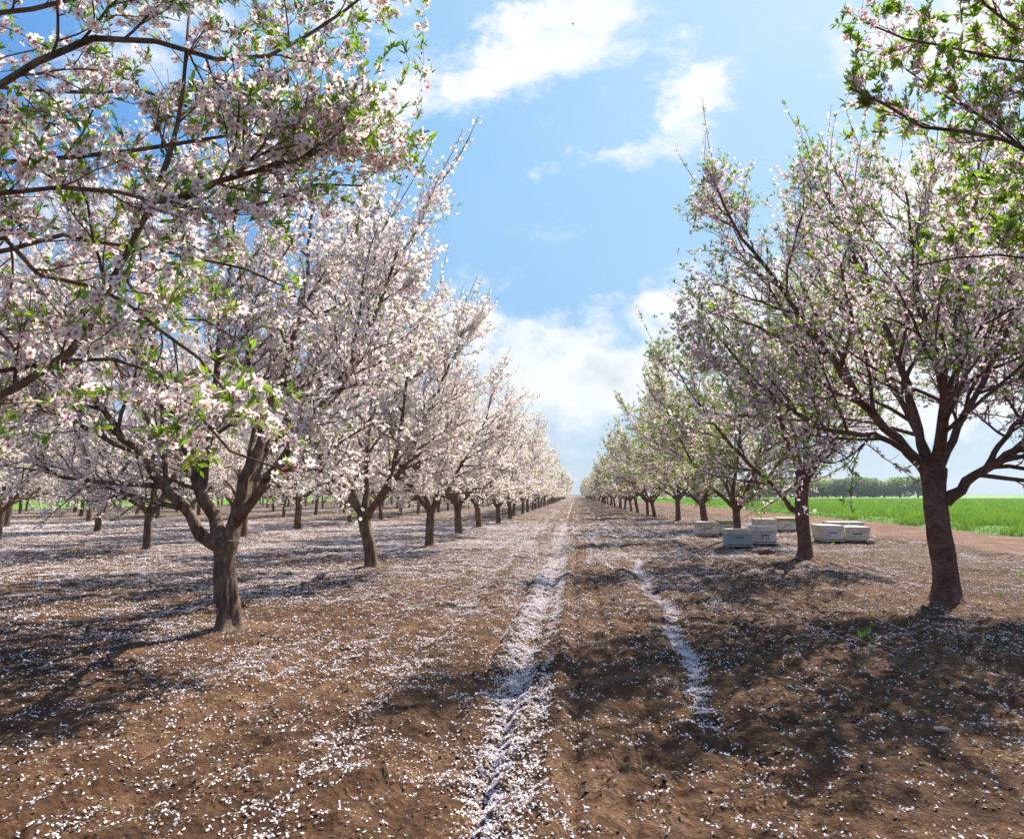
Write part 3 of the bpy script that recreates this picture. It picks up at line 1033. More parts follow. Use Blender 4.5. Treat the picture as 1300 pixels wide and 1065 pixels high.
def blossoms(acc, sk, n, size, kind, rng, buds=0.0, spread=0.022, zmin=1.0, on2=0.10):
    parts = []
    for key, share in (('L4', 0.50), ('L3', 0.40), ('L2', on2)):
        if key in sk and len(sk[key]):
            P, T = sample(sk[key], int(n * share), rng, 0.35 if key == 'L2' else 0.0)
            parts.append((P, T))
    P = np.concatenate([p for p, _ in parts]); T = np.concatenate([t for _, t in parts])
    # flowers crowd on spurs: pull positions towards shared spots
    off = rng.normal(size=P.shape)
    off = norm(off - T * np.sum(off * T, -1, keepdims=True))
    P = P + off * (np.abs(rng.normal(spread, spread * 0.5, len(P))) + size * 0.25)[:, None]
    keep = P[:, 2] > zmin + rng.uniform(-0.15, 0.15, len(P))
    P, off = P[keep], off[keep]
    N = norm(off + rng.normal(0, 0.45, P.shape) + np.array([0, 0, 0.15]))
    S = size * rng.uniform(0.75, 1.2, len(P))
    if buds:
        nb = int(len(P) * buds)
        stamp(acc, P[:nb], N[:nb], S[:nb] * 0.75, BT, BF, 1, np.zeros(6), rng)
        P, N, S = P[nb:], N[nb:], S[nb:]
    if kind == 'hi':
        XY = frames(N, rng)
        stamp(acc, P, N, S, PH[0], PH[1], 0, PH[2], rng, 0.0, XY)
        stamp(acc, P, N, S, ST, SF, 0, SCc, rng, 0.0, XY)
        stamp(acc, P, N, S, EY, EF, 0, np.full(6, 0.02), rng, 0.0, XY)
        stamp(acc, P - N * S[:, None] * 0.02, -N, S * 0.35, BT, BF, 1, np.zeros(6), rng, 0, None, rng.uniform(0, 0.3, len(P)))
    elif kind == 'near':
        stamp(acc, P, N, S, PN[0], PN[1], 0, PN[2], rng, 0.0)
    elif kind == 'mid':
        stamp(acc, P, N, S, CM[0], CM[1], 0, CM[2], rng, 0.12)
    else:
        stamp(acc, P, N, S, CF[0], CF[1], 0, CF[2], rng, 0.12)


def leaves(acc, sk, n, size, rng, tuft=4, mat=2, zmin=1.1, tipw=0.5):
    parts = []
    for key, share in (('L4', 0.6), ('L3', 0.4)):
        if key in sk and len(sk[key]):
            parts.append(sample(sk[key], int(n * share), rng, tipw))
    P = np.concatenate([p for p, _ in parts]); T = np.concatenate([t for _, t in parts])
    keep = P[:, 2] > zmin
    P, T = P[keep], T[keep]
    tr = rng.uniform(0, 1, len(P))
    for k in range(tuft):
        N = norm(T * 0.8 + rng.normal(0, 0.75, P.shape) + np.array([0, 0, 0.25]))
        stamp(acc, P + T * rng.uniform(-0.02, 0.02, (len(P), 1)), N, size * rng.uniform(0.6, 1.2, len(P)), LT, LF, mat, np.zeros(5), rng, 0, None, np.clip(tr + rng.uniform(-0.25, 0.25, len(P)), 0, 1))


def bark_meshes(sk, bark, lod, seed):
    """returns trunk mesh and branch mesh"""
    rng = np.random.default_rng(seed + 900)
    sides = {0: 44, 1: 26, 2: 12, 3: 7}[lod]
    t = Acc()
    tp, tr = sk['trunk'], sk['tr']
    if lod > 1:
        pick = np.linspace(0, 71, 16 if lod == 2 else 7).astype(int)
        tp, tr = tp[pick], tr[pick]
    n = len(tp)
    P = tp[None]
    # lobed, lumpy cross-section
    T_ = np.gradient(tp, axis=0); T_ = norm(T_)
    X = norm(np.cross(T_, np.array([0, 1.0, 0]))); Y = np.cross(T_, X)
    th = np.arange(sides) * 2 * np.pi / sides
    S = np.linspace(0, 1, n)[:, None]
    ph = rng.uniform(0, 6, 4)
    lob = 1 + 0.07 * np.sin(3 * th + ph[0] + 2 * S) + 0.05 * np.sin(5 * th + ph[1] - 3 * S) + 0.08 * np.exp(-S * 9) * np.sin(4 * th + ph[2]) \
        + 0.10 * (fbm(np.cos(th)[None] * 1.5 + S * 0 + seed, S * 5 + np.sin(th)[None] * 1.5, 1.6, 3, seed) - 0.5) * 2
    if lod < 2:     # cracked, plated bark and a few knots
        lob = lob + 0.16 * (fbm(np.cos(th)[None] * 7 + S * 1.5, np.sin(th)[None] * 7 + S * 2.2, 1.0, 3, seed + 3) - 0.5)
        for _ in range(4):
            kt, kz = rng.uniform(0, 6.28), rng.uniform(0.3, 0.95)
            dd = ((np.cos(th - kt)[None] - 1) / 0.10) ** 2 + ((S - kz) / 0.045) ** 2
            lob = lob + 0.10 * np.exp(-dd) - 0.12 * np.exp(-dd * 6)
    RR = tr[:, None] * lob
    V = tp[:, None] + RR[..., None] * (np.cos(th)[None, :, None] * X[:, None] + np.sin(th)[None, :, None] * Y[:, None])
    i = np.arange(n - 1)[:, None] * sides + np.arange(sides)[None]
    j = np.arange(n - 1)[:, None] * sides + (np.arange(sides)[None] + 1) % sides
    t.add(V.reshape(-1, 3), np.stack([i, i + sides, j + sides, j], -1).reshape(-1, 4), 0, None, None, True)
    t.f.append(np.arange(sides)[None] + (n - 1) * sides); t.m.append(np.zeros(1, int)); t.sm.append(np.zeros(1, bool))
    b = Acc()
    k = {0: 12, 1: 10, 2: 6, 3: 4}[lod]
    tubes(b, sk['L1'], sk['R1'], k, 0, 0.05 if lod < 2 else 0, rng)
    tubes(b, sk['L2'], sk['R2'] * (1.0 if lod < 3 else 1.3), {0: 7, 1: 6, 2: 4, 3: 3}[lod], 0)
    if lod < 3:
        tubes(b, sk['L3'], sk['R3'] * (1.0 if lod < 2 else 1.25), {0: 5, 1: 4, 2: 3}[lod], 0)
    if lod < 2:
        tubes(b, sk['L4'], sk['R4'], 3, 0)
    return t.mesh('trunk', [bark]), b.mesh('branches', [bark])


def tree_obj(meshes, loc, rz, s, label, group):
    root = empty('almond_tree', loc, rz, s)
    tag(root, label, 'tree', group)
    for nm, me in meshes:
        o = bpy.data.objects.new(nm, me)
        C.objects.link(o)
        o.parent = root
    return root


def tree_meshes(sk, seed, lod, bark, petal, nf, fs, nl, ls, kind, buds=0.0, tuft=4, spread=0.022, zmin=1.0, on2=0.10):
    rng = np.random.default_rng(seed + 77)
    t, b = bark_meshes(sk, bark, lod, seed)
    a = Acc()
    blossoms(a, sk, nf, fs, kind, rng, buds, spread, zmin, on2)
    l = Acc()
    leaves(l, sk, nl, ls, rng, tuft, 0, zmin)
    return [('trunk', t), ('branches', b), ('blossoms', a.mesh('blossoms', [petal, M_BUD])), ('leaves', l.mesh('leaves', [M_LEAF]))]


def guide(foot, path):
    """photo pixels with a depth offset -> points local to the tree's foot"""
    return [at(px, py, foot[1] + dy) - foot for (px, py, dy) in path]


def zfoot(p):
    return np.array([p[0], p[1], float(height(p[0], p[1]))])


GL = 'almond trees along the left side of the aisle'
GR = 'almond trees along the right side of the aisle'

# --- the near tree on the left
f = FOOT['L1'] * np.array([1, 1, 0])
tr_ = guide(f, [(291, 806, 0), (289, 770, 0), (285, 730, 0), (286, 690, 0)])
lim = [
    (guide(f, [(286, 700, 0), (264, 692, -.08), (246, 672, -.15), (228, 645, -.2), (207, 620, -.25), (165, 570, -.3), (110, 500, -.5), (62, 410, -.6)]), .060, .016),
    (guide(f, [(285, 700, 0), (272, 668, .08), (256, 630, .15), (250, 600, .15), (226, 540, .2), (200, 470, .3), (182, 370, .5), (172, 260, .6)]), .070, .016),
    (guide(f, [(256, 625, .12), (262, 585, .05), (272, 530, -.1), (278, 450, -.25), (292, 350, -.4), (300, 260, -.5)]), .040, .014),
    (guide(f, [(290, 700, 0), (300, 660, .1), (309, 630, .12), (318, 600, .15), (337, 555, .25), (362, 470, .4), (385, 380, .6), (398, 270, .7)]), .066, .015),
    (guide(f, [(298, 668, .05), (328, 628, -.1), (348, 598, -.2), (385, 550, -.4), (430, 490, -.6), (480, 400, -.7), (505, 320, -.7)]), .046, .013),
    (guide(f, [(290, 695, .1), (310, 640, .6), (340, 570, 1.2), (400, 480, 1.7), (440, 390, 2.0), (470, 290, 2.2)]), .050, .014),
    (guide(f, [(284, 690, .1), (250, 620, .8), (190, 540, 1.5), (130, 430, 2.0), (90, 320, 2.2)]), .048, .014),
]
sk = skeleton(101, tr_, lim, 0, H=6.2, RAD=2.9, tr=.112, n2=13, n3=11, n4=6, ctrz=3.3, shift=(-.75, 0))
tree_obj(tree_meshes(sk, 101, 0, M_BARK_L, M_PETAL_L, 42000, 0.0225, 3000, 0.042, 'near', 0.06), zfoot(f), 0, 1,
         'nearest fully visible tree on the left, thick trunk forking low into crooked limbs', GL)

# --- near tree on the right
f = FOOT['R1'] * np.array([1, 1, 0])
tr_ = guide(f, [(1204, 775, 0), (1201, 735, 0), (1194, 690, 0), (1187, 640, 0), (1185, 600, 0)])
lim = [
    (guide(f, [(1200, 645, 0), (1232, 618, -.1), (1262, 598, -.15), (1302, 570, -.3), (1350, 525, -.4), (1400, 450, -.5)]), .062, .016),
    (guide(f, [(1255, 602, -.15), (1268, 575, -.1), (1290, 548, 0), (1325, 490, .2), (1350, 400, .3)]), .034, .013),
    (guide(f, [(1184, 615, 0), (1152, 577, 0), (1120, 548, -.1), (1085, 500, -.2), (1040, 440, -.3), (990, 372, -.45), (935, 295, -.6), (893, 215, -.7)]), .064, .008),
    (guide(f, [(1184, 612, 0), (1165, 545, .1), (1146, 480, .2), (1115, 395, .3), (1072, 300, .4), (1032, 205, .4)]), .058, .009),
    (guide(f, [(1187, 612, 0), (1194, 545, -.1), (1203, 470, -.2), (1224, 380, -.3), (1238, 280, -.3), (1245, 190, -.3)]), .056, .010),
    (guide(f, [(1190, 612, 0), (1224, 535, .2), (1262, 465, .3), (1300, 370, .5), (1325, 270, .6)]), .050, .010),
    (guide(f, [(1165, 590, 0), (1115, 562, -.3), (1060, 556, -.6), (1000, 525, -.9), (940, 470, -1.1), (900, 420, -1.2)]), .040, .010),
    (guide(f, [(1186, 612, 0), (1160, 545, .7), (1110, 460, 1.3), (1050, 370, 1.7), (1010, 290, 1.9)]), .052, .012),
    (guide(f, [(1186, 612, 0), (1205, 520, .8), (1220, 420, 1.5), (1215, 310, 1.9)]), .052, .012),
    (guide(f, [(1186, 605, 0), (1200, 560, -.5), (1190, 470, -1.1), (1165, 360, -1.5), (1150, 250, -1.6)]), .045, .011),
]
sk = skeleton(202, tr_, lim, 0, H=5.8, RAD=3.4, tr=.142, n2=15, n3=11, n4=5, ctrz=3.3)
tree_obj(tree_meshes(sk, 202, 0, M_BARK_R, M_PETAL_R, 35000, 0.0230, 8500, 0.062, 'near', 0.10), zfoot(f), 0, 1,
         'nearest fully visible tree on the right, stout ringed trunk and a thick limb going right', GR)

# --- second on the left and right
f = FOOT['L2'] * np.array([1, 1, 0])
tr_ = guide(f, [(472, 726, 0), (470, 700, 0), (464, 675, 0), (462, 655, 0)])
lim = [
    (guide(f, [(462, 660, 0), (445, 636, -.1), (424, 615, -.2), (405, 585, -.3), (385, 530, -.4), (360, 450, -.5)]), .065, .014),
    (guide(f, [(462, 660, 0), (465, 620, .1), (466, 580, .1), (470, 520, .2), (480, 430, .3), (490, 350, .3)]), .060, .014),
    (guide(f, [(464, 660, 0), (485, 632, -.1), (510, 600, -.2), (530, 560, -.4), (560, 490, -.5), (590, 420, -.5)]), .065, .012),
    (guide(f, [(462, 660, 0), (440, 600, .6), (420, 520, 1.2), (410, 420, 1.6)]), .055, .013),
    (guide(f, [(464, 660, 0), (495, 610, -.7), (510, 540, -1.3), (520, 450, -1.7), (525, 380, -1.8)]), .05, .013),
]
sk = skeleton(303, tr_, lim, 0, H=5.8, RAD=2.6, tr=.115, n2=13, n3=11, n4=5, ctrz=3.3, shift=(-.2, 0))
tree_obj(tree_meshes(sk, 303, 1, M_BARK_L, M_PETAL_L, 38000, 0.0235, 2600, 0.045, 'near', 0.03), zfoot(f), 0, 1,
         'second tree from the front on the left edge of the aisle, smoother straight trunk', GL)

f = FOOT['R2'] * np.array([1, 1, 0])
tr_ = guide(f, [(1022, 715, 0), (1022, 690, 0), (1019, 655, 0), (1019, 620, 0), (1021, 598, 0)])
lim = [
    (guide(f, [(1016, 652, 0), (1004, 648, -.05), (993, 632, -.1), (975, 612, -.2), (940, 580, -.4), (890, 520, -.6), (850, 455, -.7)]), .05, .011),
    (guide(f, [(1018, 612, 0), (1002, 570, 0), (985, 520, .1), (950, 455, .2), (905, 395, .3)]), .065, .012),
    (guide(f, [(1021, 612, 0), (1024, 560, -.2), (1015, 490, -.3), (1000, 420, -.3), (990, 360, -.2)]), .065, .012),
    (guide(f, [(1024, 612, 0), (1050, 570, .2), (1085, 520, .4), (1120, 460, .5), (1140, 400, .5)]), .065, .012),
    (guide(f, [(1021, 610, 0), (1010, 560, .8), (995, 480, 1.5), (990, 410, 1.8)]), .05, .012),
    (guide(f, [(1022, 610, 0), (1040, 560, -.8), (1035, 480, -1.4), (1030, 400, -1.7)]), .05, .012),
]
sk = skeleton(404, tr_, lim, 0, H=5.5, RAD=3.2, tr=.142, n2=13, n3=10, n4=5, ctrz=3.2)
tree_obj(tree_meshes(sk, 404, 1, M_BARK_R, M_PETAL_R, 18000, 0.0240, 8500, 0.070, 'near', 0.06), zfoot(f), 0, 1,
         'second tree from the front on the right, standing among the white beehives', GR)

# --- the tree whose branches hang into the picture top left (its trunk stands left of the frame)
def near_left():
    f = np.array([ROWX_L - 0.25, 1.15, 0.0])
    fork = np.array([0.05, 0.0, 1.0])
    def gd(path, r0, r1, first=None):
        pts = [fork if first is None else first] + [at(px, py, Y) - f for (px, py, Y) in path]
        return (pts, r0, r1)
    lim = [
        gd([(-260, 575, 1.75), (-20, 508, 1.95), (60, 476, 2.0), (100, 425, 2.05), (150, 350, 2.1), (188, 270, 2.15), (215, 190, 2.2), (232, 110, 2.3), (240, 20, 2.35)], .026, .005),
        gd([(-300, 200, 1.7), (-40, 128, 1.8), (45, 82, 1.85), (102, 57, 1.9), (161, 43, 1.95), (235, 64, 2.0), (310, 76, 2.1), (370, 56, 2.2), (430, 18, 2.3), (480, -20, 2.35)], .025, .004),
        gd([(-300, 260, 1.7), (-30, 246, 1.85), (77, 239, 1.95), (149, 246, 2.0), (198, 255, 2.0), (266, 273, 2.05), (350, 257, 2.1), (410, 232, 2.2), (460, 236, 2.3)], .018, .003),
        gd([(-300, 240, 1.9), (-40, 210, 2.0), (60, 202, 2.1), (121, 195, 2.15), (214, 186, 2.2), (294, 173, 2.3), (372, 172, 2.4), (450, 186, 2.5), (545, 166, 2.6)], .017, .003),
        gd([(-320, 180, 2.2), (-30, 110, 2.3), (62, 118, 2.4), (130, 116, 2.4), (198, 118, 2.45), (260, 140, 2.5), (330, 120, 2.6), (400, 130, 2.7), (470, 90, 2.8)], .016, .003),
        gd([(-260, 400, 1.9), (-20, 300, 2.1), (53, 350, 2.15), (100, 361, 2.2), (160, 379, 2.2), (205, 420, 2.2), (250, 452, 2.25), (290, 500, 2.25), (330, 545, 2.3)], .020, .004),
        gd([(-300, 520, 1.9), (-60, 480, 2.0), (60, 462, 2.0), (125, 455, 1.9), (178, 464, 1.9), (228, 493, 1.9), (257, 528, 1.9), (285, 564, 1.9), (321, 585, 1.9), (357, 596, 1.9)], .016, .003),
        gd([(-300, 60, 1.9), (-30, 20, 2.0), (60, 10, 2.1), (140, -10, 2.15), (230, 0, 2.2), (330, -8, 2.3), (430, -30, 2.4), (520, -60, 2.5)], .018, .004),
        gd([(-280, 340, 2.3), (-40, 330, 2.4), (60, 300, 2.5), (150, 310, 2.6), (260, 330, 2.7), (340, 350, 2.8), (400, 400, 2.9)], .02, .004),
        gd([(-240, 450, 2.6), (0, 420, 2.7), (80, 400, 2.8), (160, 420, 2.9), (240, 400, 3.0), (300, 430, 3.1)], .018, .004),
    ]
    rng = np.random.default_rng(12)
    # e: side limb leaving c
    lim.append(([at(205, 256, 2.0) - f, at(232, 250, 2.03) - f, at(285, 228, 2.1) - f, at(375, 203, 2.2) - f, at(452, 180, 2.3) - f], .012, .004))
    # generic limbs away from the lens
    for az, el in ((150, 45), (200, 40), (240, 45), (130, 66), (290, 55)):
        d = np.array([[math.cos(math.radians(az)) * math.cos(math.radians(el)), math.sin(math.radians(az)) * math.cos(math.radians(el)), math.sin(math.radians(el))]])
        P = grow(fork[None], d, np.array([3.2]), 10, 0.08, 0.1, rng)[0]
        lim.append(([p for p in P[::3]], .055, .014))
    trunk = [(0, 0, -0.08), (0.02, 0.01, .35), (.04, 0, .75), (.05, 0, 1.08)]
    sk = skeleton(505, trunk, lim, 0, H=6.0, RAD=4.2, tr=.125, n2=4, n3=4, n4=3, envelope=False)
    # the fine growth on the guided limbs: shorter shoots than on a free tree
    L1, R1 = sk['L1'], sk['R1']
    rng = np.random.default_rng(506)
    O, D, t, r, ix = children(L1[:11], R1[:11], 24, 0.24, 1.0, 0.75, rng, None, 0, 0.12)
    P2 = grow(O, D, rng.uniform(0.14, 0.55, len(O)) * (1.25 - 0.6 * t), 8, 0.13, 0.03, rng)
    R2 = np.minimum(r * 0.5, 0.0065)[:, None] * np.linspace(1, 0.4, 8)[None]
    O, D, t, r, ix = children(L1[11:], R1[11:], 9, 0.25, 1.0, 0.75, rng, None, 0, 0.1)
    P2b = grow(O, D, rng.uniform(0.5, 1.3, len(O)), 8, 0.13, 0.03, rng)
    R2b = np.minimum(r * 0.6, 0.02)[:, None] * np.linspace(1, 0.3, 8)[None]
    P2 = np.concatenate([P2, P2b]); R2 = np.concatenate([R2, R2b])
    O, D, t, r, ix = children(P2, R2, 5, 0.1, 1.0, 0.8, rng, None, 0, 0.15)
    P3 = grow(O, D, rng.uniform(0.06, 0.28, len(O)) * np.where(ix < len(P2) - len(P2b), 1.0, 2.5), 6, 0.12, 0.02, rng)
    R3 = np.minimum(r * 0.65, 0.003)[:, None] * np.linspace(1, 0.5, 6)[None]
    O, D, t, r, ix = children(P3, R3, 2, 0.1, 1.0, 0.8, rng, None, 0, 0.1)
    P4 = grow(O, D, rng.uniform(0.02, 0.07, len(O)), 4, 0.1, 0.0, rng)
    R4 = np.full((len(O), 4), 0.0011)
    def clearlens(P, R):     # nothing may grow within 1.2 m of the lens or across the open aisle
        q = P.reshape(len(P), -1, 3) + f - np.array([0, 0, CAM_H])
        dep = q @ FWD; X = (q @ RGT) / np.maximum(dep, 0.05) * FPX + 650
        yy = 487.5 - (q @ UPV) / np.maximum(dep, 0.05) * FPX
        far = np.linalg.norm(q, axis=-1).min(1) > 1.35
        lim_x = np.where(yy < 230, 552, np.where(yy < 330, 480, np.where(yy < 480, 400, 385)))
        ok = far & ((dep < 0.1) | (X < lim_x) | (yy < -40)).all(1) & ((dep < 0.1) | (yy < 610) | (X < -60)).all(1)
        return P[ok], R[ok]
    P2, R2 = clearlens(P2, R2); P3, R3 = clearlens(P3, R3); P4, R4 = clearlens(P4, R4)
    sk.update(L2=P2, R2=R2, L3=P3, R3=R3, L4=P4, R4=R4)
    tree_obj(tree_meshes(sk, 505, 0, M_BARK_L, M_PETAL_L, 12500, 0.0195, 5200, 0.036, 'hi', 0.18, 4, 0.012, 0.9, 0.30), f, 0, 1,
             'closest tree, blossoming branches with fresh leaves reaching in from the upper left corner', GL)


near_left()


def near_right():
    f = np.array([ROWX_R + 0.1, 2.45, 0.0])
    fork = np.array([-0.05, 0.0, 1.1])
    def gd(path, r0, r1):
        return ([fork] + [at(px, py, Y) - f for (px, py, Y) in path], r0, r1)
    lim = [
        gd([(1560, 330, 3.0), (1380, 232, 3.05), (1300, 187, 3.05), (1270, 173, 3.05), (1225, 166, 3.05), (1183, 160, 3.05), (1158, 153, 3.05), (1127, 135, 3.05), (1079, 112, 3.05)], .030, .005),
        gd([(1560, 300, 3.2), (1340, 215, 3.1), (1290, 180, 3.1), (1265, 158, 3.1), (1225, 134, 3.15), (1190, 118, 3.2), (1150, 88, 3.2)], .022, .004),
        gd([(1560, 160, 3.2), (1360, 90, 3.1), (1300, 78, 3.1), (1225, 66, 3.1), (1158, 54, 3.1), (1099, 29, 3.1)], .020, .004),
        gd([(1560, 100, 3.0), (1370, 70, 2.95), (1300, 42, 2.95), (1253, 10, 2.95), (1235, -30, 3.0)], .022, .005),
        gd([(1560, 420, 3.2), (1370, 345, 3.1), (1300, 328, 3.1), (1229, 326, 3.15), (1165, 337, 3.2)], .014, .004),
        gd([(1560, 330, 3.4), (1380, 270, 3.3), (1310, 250, 3.3), (1265, 240, 3.35), (1225, 215, 3.4)], .018, .004),
        gd([(1560, 60, 3.4), (1400, 0, 3.4), (1320, 130, 3.4), (1290, 110, 3.4), (1250, 100, 3.4)], .016, .004),
        gd([(1560, 360, 3.5), (1400, 300, 3.5), (1330, 290, 3.5), (1285, 300, 3.5), (1255, 270, 3.5)], .016, .004),
    ]
    rng = np.random.default_rng(13)
    for az, el in ((-20, 45), (30, 40), (75, 50), (-70, 50), (10, 65)):
        d = np.array([[math.cos(math.radians(az)) * math.cos(math.radians(el)), math.sin(math.radians(az)) * math.cos(math.radians(el)), math.sin(math.radians(el))]])
        P = grow(fork[None], d, np.array([3.2]), 10, 0.08, 0.1, rng)[0]
        lim.append(([p for p in P[::3]], .06, .014))
    trunk = [(0, 0, -0.08), (-.02, 0, .35), (-.03, 0, .8), (-.05, 0, 1.18)]
    sk = skeleton(606, trunk, lim, 0, H=6.0, RAD=3.4, tr=.15, n2=4, n3=4, n4=3, envelope=False)
    L1, R1 = sk['L1'], sk['R1']
    rng = np.random.default_rng(607)
    O, D, t, r, ix = children(L1[:8], R1[:8], 20, 0.30, 1.0, 0.75, rng, None, 0, 0.12)
    P2 = grow(O, D, rng.uniform(0.15, 0.55, len(O)) * (1.2 - 0.6 * t), 8, 0.12, 0.03, rng)
    R2 = np.minimum(r * 0.5, 0.006)[:, None] * np.linspace(1, 0.4, 8)[None]
    O, D, t, r, ix = children(L1[8:], R1[8:], 9, 0.25, 1.0, 0.75, rng, None, 0, 0.1)
    P2b = grow(O, D, rng.uniform(0.5, 1.3, len(O)), 8, 0.13, 0.03, rng)
    R2b = np.minimum(r * 0.6, 0.02)[:, None] * np.linspace(1, 0.3, 8)[None]
    nb = len(P2)
    P2 = np.concatenate([P2, P2b]); R2 = np.concatenate([R2, R2b])
    O, D, t, r, ix = children(P2, R2, 5, 0.1, 1.0, 0.8, rng, None, 0, 0.15)
    P3 = grow(O, D, rng.uniform(0.06, 0.25, len(O)) * np.where(ix < nb, 1.0, 2.5), 6, 0.12, 0.02, rng)
    R3 = np.minimum(r * 0.65, 0.0028)[:, None] * np.linspace(1, 0.5, 6)[None]
    O, D, t, r, ix = children(P3, R3, 2, 0.1, 1.0, 0.8, rng, None, 0, 0.1)
    P4 = grow(O, D, rng.uniform(0.02, 0.08, len(O)), 4, 0.1, 0.0, rng)
    R4 = np.full((len(O), 4), 0.0011)
    def clear(P, R):
        q = P + f - np.array([0, 0, CAM_H])
        dep = q @ FWD; X = (q @ RGT) / np.maximum(dep, 0.05) * FPX + 650
        yy = 487.5 - (q @ UPV) / np.maximum(dep, 0.05) * FPX
        limx = np.where(yy < 175, 1062, np.where(yy < 250, 1170, np.where(yy < 370, 1150, 1290)))
        ok = ((dep < 0.1) | (X > limx) | (yy < -40)).all(1)
        return P[ok], R[ok]
    P2, R2 = clear(P2, R2); P3, R3 = clear(P3, R3); P4, R4 = clear(P4, R4)
    sk.update(L2=P2, R2=R2, L3=P3, R3=R3, L4=P4, R4=R4)
    tree_obj(tree_meshes(sk, 606, 0, M_BARK_R, M_PETAL_R, 8500, 0.0185, 8500, 0.042, 'hi', 0.22, 4, 0.012, 0.9, 0.30), f, 0, 1,
             'closest tree on the right, leafy dark branches reaching in from the upper right corner', GR)


near_right()

# --- the rest of the orchard: a few kinds, copied
def kinds(right):
    bark = M_BARK_R if right else M_BARK_L
    pet = M_PETAL_R if right else M_PETAL_L
    near, mid, far = [], [], []
    for k in range(3):
        sk = skeleton(700 + k + 50 * right, None, None, 6, H=5.5 if right else 5.85, RAD=3.25, ctrz=3.3, tr=.115 + .01 * k, th=1.0 + .08 * k, n2=11, n3=10, n4=3)
        near.append(tree_meshes(sk, 700 + k, 2, bark, pet, 25000 if not right else 12500, 0.037, 2600 if not right else 9500, 0.055 if not right else 0.075, 'mid', 0, 3, 0.03, 1.0))
    for k in range(3):
        sk = skeleton(800 + k + 50 * right, None, None, 6, H=5.5 if right else 5.85, RAD=3.25, ctrz=3.3, tr=.12, th=1.0 + .08 * k, n2=9, n3=9, n4=2)
        mid.append(tree_meshes(sk, 800 + k, 3, bark, pet, 11000 if not right else 6500, 0.060, 2000 if not right else 4600, 0.12, 'far', 0, 3, 0.05, 1.05))
    for k in range(2):
        sk = skeleton(900 + k + 50 * right, None, None, 6, H=5.5 if right else 5.85, RAD=3.25, ctrz=3.3, tr=.125, th=1.05, n2=7, n3=7, n4=2)
        far.append(tree_meshes(sk, 900 + k, 3, bark, pet, 4200 if not right else 2600, 0.10, 800 if not right else 1700, 0.20, 'far', 0, 2, 0.08, 1.1))
    return near, mid, far


K = {False: kinds(False), True: kinds(True)}
ORD = ['zeroth', 'first', 'second', 'third', 'fourth', 'fifth', 'sixth', 'seventh', 'eighth', 'ninth', 'tenth', 'eleventh', 'twelfth', 'thirteenth', 'fourteenth', 'fifteenth', 'sixteenth', 'seventeenth', 'eighteenth', 'nineteenth', 'twentieth']
prng = np.random.default_rng(42)


def place(x, y, right, label, group, idx, tilt=None):
    near, mid, far = K[right]
    pool = near if y < 42 else (mid if y < 105 else far)
    ms = pool[idx % len(pool)]
    s = prng.uniform(0.92, 1.07)
    o = tree_obj(ms, (x, y, float(height(x, y)) - 0.02 if y < 150 else -0.02), prng.uniform(0, 6.28), s, label, group)
    o.rotation_euler = (prng.normal(0, .045), prng.normal(0, .045) if tilt is None else tilt, o.rotation_euler[2] if tilt is None else 0.6)
    o.scale = (s * prng.uniform(.94, 1.06), s * prng.uniform(.94, 1.06), s * prng.uniform(.93, 1.08))


# left row
pos = [FOOT['L3'], FOOT['L4'], FOOT['L5']]
y = FOOT['L5'][1] + SP_L
n = 3
while y < 330:
    pos.append((ROWX_L - 0.05 + prng.normal(0, .10), y + prng.normal(0, .15))); y += SP_L
for k, p in enumerate(pos):
    num = k + 3
    if num <= 20:
        lab = '%s tree from the front on the left edge of the aisle, white blossom' % ORD[num]
    else:
        lab = 'small far almond tree in the receding left edge row, beyond its twentieth tree'
    place(p[0], p[1], False, lab, GL if num <= 20 else 'far almond trees of the left edge row', k, 0.02 if num == 3 else (-0.10 if num == 5 else None))
# right row
pos = [FOOT['R3'], FOOT['R4'], FOOT['R5']]
y = FOOT['R5'][1] + SP_R
while y < 330:
    pos.append((ROWX_R + 0.2 + prng.normal(0, .10), y + prng.normal(0, .15))); y += SP_R
for k, p in enumerate(pos):
    num = k + 3
    if num <= 20:
        lab = '%s tree from the front on the right edge of the aisle, leafy blossoming crown' % ORD[num]
    else:
        lab = 'small far almond tree in the receding right edge row, beyond its twentieth tree'
    place(p[0], p[1], True, lab, GR if num <= 20 else 'far almond trees of the right edge row', k, -0.16 if num == 4 else None)
# rows further left; the lattice slants as in the photograph
p2 = gp(170, 698)
for j in range(1, 7):
    x0 = p2[0] - RX * (j - 1)
    y0 = p2[1] + (j - 1) * 8.9
    kk = -int(y0 / SP_L)
    c = 0
    for q in range(kk, 60):
        yy = y0 + q * SP_L
        if yy < -x0 * 1.07 - 2.5 or yy > 175: continue
        c += 1
        rown = ORD[j + 1]
        if c <= 10:
            lab = '%s tree from the left frame side in the %s row left of the aisle' % (ORD[c], rown)
            grp = 'almond trees in the rows behind on the left'
        else:
            lab = 'almond tree deep in the %s row left of the aisle, past its tenth' % rown
            grp = 'deep almond trees of the %s left row' % rown
        place(x0 + prng.normal(0, .15), yy + prng.normal(0, .15), False, lab, grp, c + j)

